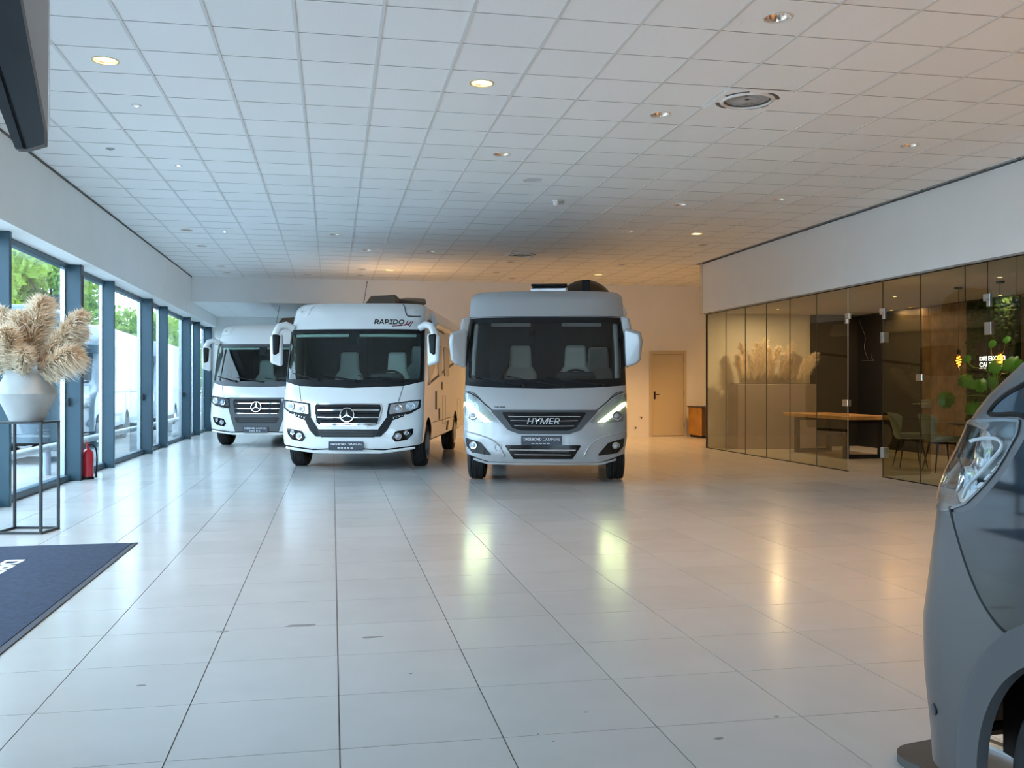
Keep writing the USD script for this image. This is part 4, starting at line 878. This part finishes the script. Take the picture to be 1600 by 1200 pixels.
def chair(label, loc, rz):
    o = thing('shell_chair', label, 'chair', loc, rz, 'velvet shell chairs in the office')
    U, V = np.meshgrid(np.linspace(-1, 1, 15), np.linspace(0, 1, 17)); 
    def S(u, v, e):
        ang = u * 1.15; back = np.clip((v - .45) / .55, 0, 1); wid = .25 + .03 * back
        x = np.sin(ang) * wid; y = .24 - v * .52 + 0 * u; y = np.where(v > .45, .0 - .20 - .10 * back + .20 * (1 - np.cos(ang)) * back, .24 - .44 * v / .45)
        z = .45 + .05 * np.abs(u) ** 2 + np.where(v > .45, .42 * back * (1 - .25 * np.abs(u) ** 3), 0)
        return np.stack([x, y - e * back, z + e * (1 - back)], -1)
    a, b = S(U, V, .0).reshape(-1, 3), S(U, V, .045).reshape(-1, 3); f = []
    for i in range(16):
        for j in range(14): q = i * 15 + j; f += [(q, q + 1, q + 16), (q, q + 16, q + 15)]
    f = np.array(f); N = len(a); e = np.vstack([f[:, [0, 1]], f[:, [1, 2]], f[:, [2, 0]]]); _, inv, c = np.unique(np.sort(e, 1), axis=0, return_inverse=True, return_counts=True); be = e[c[inv.ravel()] == 1]
    side = np.vstack([np.stack([be[:, 0], be[:, 1] + N, be[:, 0] + N], 1), np.stack([be[:, 0], be[:, 1], be[:, 1] + N], 1)])
    part('shell', tm(np.vstack([a, b]), np.vstack([f[:, ::-1], f + N, side])), VEL, o, 50); part('cushion', hull((-.17, .15, .50, .035), (.17, .15, .50, .035), (-.15, -.15, .50, .035), (.15, -.15, .50, .035)), VEL, o, 40)
    for sx in (-1, 1):
        for sy in (-1, 1): part('leg', cyl((sx * .22, sy * .21 - .0, 0), (sx * .13, sy * .13, .45), .009, 10, .014), BLACKM, o)
    part('leg_frame', tube([(-.14, -.14, .43), (.14, -.14, .43), (.14, .14, .43), (-.14, .14, .43), (-.14, -.14, .43)], .009), BLACKM, o)
    return o
c1 = chair('grey-green shell chair seen through the open glass door', (9.1, 13.72, 0), -1.9)
chair('grey-green shell chair with black legs, beside the headlight of the grey vehicle', (9.1, 12.9, 0), -1.75)
o = thing('grey_planter', 'tall grey-brown rectangular planter with pampas behind the tinted glass', 'planter', (0, 0, 0))
part('box', cat(bev(8.12, 9.86, 18.1, 18.58, 0, 1.33, .01)), M('planter_grey', (.23, .19, .17), .7), o, False); part('soil', bx(8.16, 9.82, 18.14, 18.54, 1.33, 1.345), M('soil', (.05, .035, .02), .9), o, False)
# counter by the back wall
o = thing('counter', 'low orange-brown wooden counter by the back wall next to the glass', 'counter', (0, 0, 0))
part('carcass', bev(8.95, 11.6, 22.05, 22.9, .06, .75, .006), M('counter_dark', (.10, .045, .02), .5), o, False); part('side_panel', bev(8.93, 8.95, 22.05, 22.9, .06, .75, .003), M('counter_orange', (.55, .26, .04), .45, noise=.2, nscale=3), o, False)
part('top', bev(8.91, 11.62, 22.02, 22.93, .75, .785, .004), M('counter_top', (.05, .04, .035), .4), o, False); part('plinth', bx(8.97, 11.6, 22.08, 22.88, 0, .06), BLACKM, o, False)

# ------------------------------------------------------------------ pampas plumes and leaves
PAMP = leaf_mat('pampas', (.93, .84, .70), (.99, .98, .95), .8, .5)
def plume(base, tip, r, n, seed, droop=.12):
    g = np.random.default_rng(seed); base, tip = np.array(base, float), np.array(tip, float); ax = tip - base; L = np.linalg.norm(ax); d = ax / L; n = int(n * .62)
    side = np.cross(d, [0, 0, 1.]); side = side / (np.linalg.norm(side) + 1e-9); up = np.cross(side, d)
    V, F = [], []
    t = g.uniform(0, 1, n) ** .85; env = 1.75 * (t + .10) ** .55 * np.clip(1.03 - t, 0, 1) ** .62
    ph = g.uniform(0, 2 * np.pi, n); ln = (.45 + .55 * g.uniform(size=n)) * r * env * 1.9
    p0 = base + ax * t[:, None] + (L * droop * t ** 2)[:, None] * np.array([d[0], d[1], -.5]); rad = np.cos(ph)[:, None] * side + np.sin(ph)[:, None] * up
    out = d * 1.0 + rad * (.62 + .35 * g.uniform(size=(n, 1))); out /= np.linalg.norm(out, axis=1, keepdims=True)
    p1 = p0 + out * ln[:, None] * .55; p2 = p0 + out * ln[:, None] + np.array([0, 0, -1.]) * (ln * .25)[:, None] + g.normal(0, .012, (n, 3))
    w = np.cross(out, g.normal(size=(n, 3))); w /= np.linalg.norm(w, axis=1, keepdims=True); w *= .0055
    v = np.stack([p0 - w, p0 + w, p1 - w * 1.1, p1 + w * 1.1, p2], 1).reshape(-1, 3); k = np.arange(n)[:, None] * 5
    f = np.vstack([k + [0, 1, 3], k + [0, 3, 2], k + [2, 3, 4]]); return tm(v, f)
def plume_thing(label, foot, base, tip, r, n, seed, group, droop=.12):
    o = thing('pampas_plume', label, 'dried grass', foot, 0, group); rel = lambda q: np.array(q, float) - foot
    part('plume', plume(rel(base), rel(tip), r, n, seed, droop), PAMP, o, False); part('stem', tube([(0, 0, 0), rel(base) * .6 + [0, 0, .02], rel(base), rel(tip) * .5 + rel(base) * .5], .004, 6), M('straw', (.55, .43, .26), .8), o); return o
VC = np.array([-2.687, 9.13])
o = thing('plant_stand', 'tall thin black metal frame stand under the white vase', 'plant stand', (VC[0], VC[1] + .02, 0), -.19)
BLK2 = M('black_metal', (.022, .028, .036), .4)
for sx in (-1, 1):
    for sy in (-1, 1): part('leg', bev(sx * .20 - .011, sx * .20 + .011, sy * .16 - .011, sy * .16 + .011, 0, .975, .002), BLK2, o, False)
part('base_frame', cat([bx(-.19, .19, s * .16 - .011, s * .16 + .011, 0, .022) for s in (-1, 1)] + [bx(s * .20 - .011, s * .20 + .011, -.15, .15, 0, .022) for s in (-1, 1)]), BLK2, o, False, kind='stuff')
part('top_plate', bev(-.213, .213, -.173, .173, .972, .99, .003), BLK2, o, False)
o = thing('vase', 'big white matte vase with a sharp shoulder on the black stand', 'vase', (VC[0], VC[1], .99))
part('body', lathe([(0, 0), (.135, 0), (.142, .008), (.19, .12), (.243, .225), (.252, .245), (.248, .262), (.215, .34), (.188, .395), (.184, .43), (.196, .455), (.190, .458), (.176, .43), (.17, .40), (.0, .38)], 64), M('vase_plaster', (.50, .50, .48), .8, noise=.06, nscale=9, bump=.25, bscale=40), o, 25)
zb = 1.42
PL = [('tallest cream pampas plume, upright at the middle of the vase', (-.02, .02, .05), (-2.55, 9.12, 2.10), .19, 4200),
      ('pampas plume reaching far right from the vase with a sharp tip', (.09, 0, .05), (-2.20, 9.02, 1.97), .15, 3520),
      ('fluffy pale pampas plume hanging right and low over the vase rim', (.10, -.06, .0), (-2.26, 8.95, 1.60), .18, 3840),
      ('brown-beige pampas plume behind the right one, against the blue post', (.06, .08, .05), (-2.25, 9.2, 1.83), .14, 2880),
      ('pampas plume leaning left at the picture edge, upper one', (-.1, .03, .05), (-2.93, 9.15, 2.0), .16, 3520),
      ('low pampas plume spreading left over the vase rim', (-.1, -.04, .0), (-3.02, 9.02, 1.66), .16, 3200),
      ('short wide pampas plume in front, left of the middle', (-.06, -.09, .0), (-2.80, 8.88, 1.80), .18, 4160),
      ('short curly brown pampas plume just above the vase rim', (.0, -.11, -.02), (-2.64, 8.86, 1.62), .13, 2880),
      ('pale pampas plume between the tallest and the left one', (-.05, .02, .05), (-2.74, 9.1, 1.96), .18, 3520),
      ('small drooping orange-beige tuft under the right plumes', (.14, -.05, -.03), (-2.38, 8.98, 1.42), .07, 700)]
for k, (lab, b, tip, r, n_) in enumerate(PL):
    plume_thing(lab, (VC[0] + b[0] * .6, VC[1] + b[1] * .6, 1.375), (VC[0] + b[0], VC[1] + b[1], zb + b[2] - .02), tip, r, n_, 20 + k, 'pampas plumes in the white vase', .05)
for k in range(11):
    g = np.random.default_rng(60 + k); x = 8.25 + 1.5 * (k + .5) / 11; tx = x + g.uniform(-.16, .2) + (.25 if k > 8 else 0) - (.12 if k < 2 else 0); tz = g.uniform(1.95, 2.3) - (.2 if k > 8 else 0)
    plume_thing('dried pampas plume in the grey planter behind the glass, ' + ['leftmost', 'second from left', 'third from left', 'fourth from left', 'fifth from left', 'middle one', 'fifth from right', 'fourth from right', 'third from right', 'second from right', 'rightmost'][k], (x, 18.33, 1.345), (x, 18.33, 1.42), (tx, 18.33 + g.uniform(-.2, .1), tz), .15, 1000, 90 + k, 'pampas plumes in the grey planter', .08)
# the big leafy plant
LEAF = leaf_mat('plant_leaf', (.06, .22, .02), (.14, .40, .05), .35, .35)
def big_leaf(c, nrm_, up, size, seed):
    g = np.random.default_rng(seed); a = np.linspace(-np.pi, np.pi, 61); r = .55 + .42 * np.cos(a / 2) ** .7; r *= 1 - .20 * np.abs(np.sin(a * 5)) ** 6; r[0] = r[-1] = .22
    P2 = Polygon(np.stack([r * np.sin(a) * .85, r * np.cos(a) + .12], -1)).buffer(0)
    m = tri2(shapely.segmentize(P2, .1)); pts = m[0]
    gx, gy = np.meshgrid(np.linspace(-.9, .9, 13), np.linspace(-.6, 1.2, 13)); ins = [(x, y) for x, y in zip(gx.ravel(), gy.ravel()) if P2.buffer(-.06).contains(Point(x, y))]
    from scipy.spatial import Delaunay
    al = np.vstack([pts, ins]); D = Delaunay(al); f = [s for s in D.simplices if P2.contains(Point(al[s].mean(0)))]
    z = -.18 * np.abs(al[:, 0]) - .16 * al[:, 1] ** 2 + .03 * np.sin(al[:, 1] * 14 + g.uniform(0, 6)) * np.abs(al[:, 0])
    n0 = np.array(nrm_, float); n0 /= np.linalg.norm(n0); u0 = np.array(up, float); u0 -= n0 * (u0 @ n0); u0 /= np.linalg.norm(u0); x0 = np.cross(u0, n0)
    v = np.array(c) + size * (al[:, :1] * x0 + al[:, 1:2] * u0 + z[:, None] * n0); f = np.array(f); N = len(v)
    return tm(np.vstack([v, v - n0 * .002]), np.vstack([f, f[:, ::-1] + N]))
PC = (9.72, 12.5, .75)
o = thing('leafy_plant', 'big leafy green plant in a glass vase, in front of the lit sign', 'plant', PC)
part('pot', lathe([(0, 0), (.10, 0), (.13, .06), (.14, .2), (.09, .32), (.10, .36), (.09, .355), (.08, .32), (.12, .2), (0, .04)], 32), M('dark_glass_pot', (.03, .05, .04), .1), o, 40)
for k, (y, z, sz) in enumerate([(13.21, 1.13, .17), (12.88, 1.42, .15), (12.62, 1.69, .10), (12.20, 1.54, .14), (11.76, 1.57, .17), (12.30, 1.90, .085), (11.97, 1.95, .075), (12.46, 1.02, .15), (12.17, 1.22, .13), (12.06, 1.38, .11), (12.6, 1.35, .1), (12.35, 1.35, .14)]):
    g = np.random.default_rng(k + 200); c = np.array([9.33 + g.uniform(-.12, .16) - PC[0], y - PC[1], z - PC[2]])
    l = part('leaf', big_leaf(c, (-.8 + g.uniform(-.2, .2), -.6 + g.uniform(-.3, .3), .35 + g.uniform(-.2, .4)), (0, .3 * np.sign(y - 12.4), -1 if z < 1.5 else .6), sz, k), LEAF, o, 40)
    part('stalk', tube(chaikin([(0, 0, .30), (c[0] * .3, c[1] * .25, .3 + (c[2] - .3) * .7 + .08), c * .8 + [0, 0, .06], c], 2), .006, 6), M('plant_stalk', (.16, .28, .06), .5), l)
for k in range(3):
    plume_thing(f'pampas plume behind the leafy plant, {["left", "middle", "right"][k]} one at the right edge', (10.2, 11.75 - .08 * k, 0.), (10.2, 11.7 - .1 * k, 1.0), (10.0, 11.72 - .28 * k, 1.72 - .05 * k), .15, 900, 130 + k, 'pampas plumes by the right edge')
o = thing('floor_vase', 'dark floor vase of the pampas at the right edge of the office', 'vase', (10.2, 11.67, 0)); part('body', lathe([(0, 0), (.12, 0), (.17, .25), (.14, .5), (.07, .66), (.08, .7), (.065, .69), (.05, .64), (0, .5)], 32), BLACKM, o, 40)

# ------------------------------------------------------------------ near the windows
o = thing('entrance_mat', 'dark navy entrance mat with white lettering on the left floor', 'mat', (0, 0, 0))
part('pile', bev(-3.15, -1.625, 4.25, 8.26, 0, .010, .003), M('mat_navy', (.030, .045, .085), .95, noise=.25, nscale=25, bump=.5, bscale=500), o, False)
part('rubber_border', cat(bev(-1.63, -1.585, 4.21, 8.30, 0, .007, .002), bev(-3.18, -1.585, 8.255, 8.30, 0, .007, .002), bev(-3.19, -3.145, 4.21, 8.30, 0, .007, .002), bev(-3.18, -1.585, 4.21, 4.255, 0, .007, .002)), M('mat_border', (.06, .07, .09), .6), o, False)
def on_mat(m, x, y): v = m.vertices; return tm(np.stack([x + v[:, 1], y - v[:, 0], .010 + v[:, 2]], -1), m.faces)
def wide_text(words): return cat([on_mat(fit_text(w, l, .135, .0012 + .0002 * k, True), x + dx, y + dy) for w, l, x, y in words for k, (dx, dy) in enumerate(((-.005, 0), (.005, 0), (0, -.010), (0, .010)))])
part('lettering', wide_text([('DRIEBOND', 1.62, -2.385, 7.61), ('CAMPERS', 1.45, -2.58, 7.61)]), M('mat_white', (.72, .74, .74), .9), o, False)
o = thing('fire_extinguisher', 'red fire extinguisher with black hose at the foot of the blue post', 'fire extinguisher', (-3.36, 14.10, 0))
RED = M('extinguisher_red', (.62, .012, .03), .25, coat=.6)
part('cylinder', lathe([(.068, .03), (.075, .04), (.076, .34), (.07, .375), (.05, .405), (.024, .42), (.02, .45)], 32), RED, o, 40); part('base_ring', lathe([(.0, 0), (.08, 0), (.082, .02), (.07, .045), (0, .045)], 32), BLACKM, o)
part('valve', cat(cyl((0, 0, .44), (0, 0, .49), .018), bev(-.02, .02, -.06, .03, .485, .50, .003), mv(bev(-.016, .016, -.07, .0, .51, .52, .003), 0, 0, 0)), RED, o); part('hose', tube(chaikin([(0, 0, .47), (.06, .0, .49), (.12, -.01, .42), (.125, -.01, .22), (.115, -.02, .08)], 3), .011, 8), BLACKM, o); part('nozzle', cyl((.116, -.02, .10), (.112, -.022, .02), .014, 12, .02), BLACKM, o)
o = thing('display_foot', 'low dark grey rounded foot plate on the floor under the grey vehicle nose', 'stand foot', (2.17, 2.84, 0), .2)
part('plate', mv(ext(rrect(-.22, .22, -.25, .25, .12), .03), 0, 0, 0), M('foot_grey', (.075, .07, .065), .45), o, 30); part('trim', mv(ext(rrect(.13, .16, -.2, .22, .012), .012, .03)), SATIN, o, False)

# ------------------------------------------------------------------ outside the windows
part('ground', bx(-90, -3.70, -30, 110, -.12, -.05), M('concrete_paving', (.33, .33, .33), .85, noise=.12, nscale=.6), smooth=False, kind='structure')
o = thing('guard_rail', 'pale grey pipe rail on round posts outside the left windows', 'rail', (0, 0, 0))
RAILM = M('galvanised', (.52, .55, .57), .45, metal=.3)
part('beam', tube([(-4.25, y, .36) for y in np.linspace(6, 34, 20)], .06, 12), RAILM, o)
for k in range(8): part('post', cyl((-4.25, 8.0 + 3.7 * k, -.05), (-4.25, 8.0 + 3.7 * k, .33), .055, 14), M('post_blue', (.28, .42, .5), .5), o)
def parked(name, label, loc, rz, L, paint, W=1.12, H=2.75, cab=True):
    o = thing(name, label, 'camper van', loc, rz, 'camper vans parked outside')
    sh = Shell(W, L, [(0, .05), (.5, 0), (.95, .06), (1.15, .25), (1.3, .75), (1.45, 1.0), (2.1, 1.5), (2.25, 1.15), (2.4, 1.2), (2.7, 1.7)] if cab else [(0, 0), (2.7, .05)], .36 if cab else .12, 2.6, H - .12, .11)
    P = Polygon([(-sh.S, .38), (sh.S, .38), (sh.S, sh.T), (-sh.S, sh.T)])
    for md in 'RL':
        for ax in (1.0, L - 1.9): P = P.difference(st_poly(sh, Point(ax, .34).buffer(.4, quad_segs=6), md))
    body = skin(sh, P, mode='st', slines=np.linspace(-sh.S, sh.S, 70), tlines=np.unique(np.concatenate([np.linspace(.3, sh.roof, 26), np.linspace(sh.roof, sh.T, 5)])))
    a = np.linspace(-sh.S, sh.S, 60); top = sh.pos(a, np.full_like(a, sh.T)); v2, f2 = tri2(Polygon(top[:, :2])); tt = np.linspace(.38, sh.T, 14); A, B = sh.pos(np.full_like(tt, sh.S), tt), sh.pos(np.full_like(tt, -sh.S), tt)
    part('body', cat(body, tm(np.column_stack([v2, np.full(len(v2), top[0, 2])]), f2), tm(np.vstack([A, B]), [x for i in range(13) for x in ((i, 14 + i, 15 + i), (i, 15 + i, i + 1))])), paint, o, 40)
    part('underbody', bx(-W + .15, W - .15, .4, L - .2, .32, .5), BLACKM, o, False)
    if cab:
        part('windscreen', skin(sh, smoothpoly([(-.95, 1.42), (.95, 1.42), (.9, 2.08), (-.9, 2.08)], .05), .006, .02), BLACKG, o); part('grille', skin(sh, smoothpoly([(-.5, .55), (.5, .55), (.6, .85), (-.6, .85)], .03), .006, .02), BLACKM, o)
        for s in (-1, 1): part('headlight', skin(sh, smoothpoly([(s * .98, .78), (s * .72, .82), (s * .78, 1.05), (s * 1.06, 1.12), (s * 1.1, .92)], .02), .008, .02), M('reflector_silver', (0, 0, 0)), o)
    for s, md in ((1, 'R'), (-1, 'L')):
        if cab: part('cab_window', skin(sh, smoothpoly([(1.35, 1.38), (2.3, 1.38), (2.3, 1.98), (1.85, 1.98)], .04), .006, .02, md, .1), BLACKG, o)
        part('side_window', skin(sh, rrect(3.2, 4.3, 1.45, 1.95, .08), .006, .02, md, .1), BLACKG, o); part('hatch', skin(sh, rrect(L - 2.1, L - 1.3, .75, 1.25, .05).difference(rrect(L - 2.085, L - 1.315, .765, 1.235, .04)), .004, .006, md, .1), GREYP, o); part('waist_line', skin(sh, sbox(2.4, 1.18, L - .2, 1.20), .003, .005, md, .2), GREYP, o)
        for ax in (1.0, L - 1.9): wheel(o, s * (W - .14), ax, .33, .21, s)
    return o
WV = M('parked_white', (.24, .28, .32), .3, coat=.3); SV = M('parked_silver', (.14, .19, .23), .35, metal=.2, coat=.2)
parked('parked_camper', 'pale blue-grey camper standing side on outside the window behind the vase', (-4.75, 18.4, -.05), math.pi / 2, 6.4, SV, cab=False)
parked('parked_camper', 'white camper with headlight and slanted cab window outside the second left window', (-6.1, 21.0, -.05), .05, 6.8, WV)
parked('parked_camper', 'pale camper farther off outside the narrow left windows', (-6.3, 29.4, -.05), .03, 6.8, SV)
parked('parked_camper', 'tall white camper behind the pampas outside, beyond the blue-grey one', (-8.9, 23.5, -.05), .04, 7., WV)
FOL = leaf_mat('tree_leaf', (.30, .42, .06), (.70, .78, .28), .5, .45); BARK = M('bark', (.10, .075, .05), .9, noise=.3, nscale=12)
def foliage(cs, n, size, seed):
    g = np.random.default_rng(seed); C = np.array(cs, float); w = C[:, 3] ** 2; k = g.choice(len(C), n, p=w / w.sum())
    d = g.normal(size=(n, 3)); d /= np.linalg.norm(d, axis=1, keepdims=True); c = C[k, :3] + d * (C[k, 3] * g.uniform(.55, 1.03, n))[:, None] * [1, 1, .85]
    a = g.normal(size=(n, 3)); a /= np.linalg.norm(a, axis=1, keepdims=True); b = np.cross(a, g.normal(size=(n, 3))); b /= np.linalg.norm(b, axis=1, keepdims=True); s = (size * g.uniform(.6, 1.3, n))[:, None]
    v = np.stack([c - a * s, c + b * s * .5, c + a * s, c - b * s * .5], 1).reshape(-1, 3); i = np.arange(n)[:, None] * 4; return tm(v, np.vstack([i + [0, 1, 2], i + [0, 2, 3]]))
def tree(label, x, y, h, r, seed, n=9000, nm='tree', zlow=.3):
    g = np.random.default_rng(seed); o = thing(nm, label, 'tree' if nm == 'tree' else 'shrub', (x, y, -.05))
    cs = [(g.uniform(-.7, .7) * r, g.uniform(-.7, .7) * r, h * g.uniform(zlow, .85), r * g.uniform(.35, .6)) for _ in range(14)] + [(0, 0, h * .85, r * .5)]
    part('crown', foliage(cs, n, .16, seed), FOL, o, False); part('trunk', cat(tube([(0, 0, 0), (.05, .02, h * .3), (0, .05, h * .7)], np.array([.2, .15, .08]) * h / 9, 10), *[tube([(0, 0, h * .3), (c[0] * .5, c[1] * .5, c[2] * .8), c[:3]], np.array([.09, .05, .02]), 6) for c in cs[:6]]), BARK, o)
tree('bright green tall tree filling the first left window', -12.5, 31, 10.5, 4.2, 1, 14000)
tree('bright green tree left of the tallest one, at the picture edge outside', -20.5, 37, 11, 4.0, 2)
tree('bright green tree seen through the second left window', -10.7, 40, 11., 2.3, 3, 12000)
tree('low round green tree under the white sky in the third left window', -9.0, 44, 4.5, 2.4, 4, 7000, zlow=.2)
tree('small far green tree in the narrow fourth left window', -8.9, 54, 5.2, 2.6, 5, 5000, zlow=.2)
tree('dense dark green hedge bush behind the parked campers', -17.5, 24.5, 3.5, 2.0, 6, 6000, 'hedge', .15)
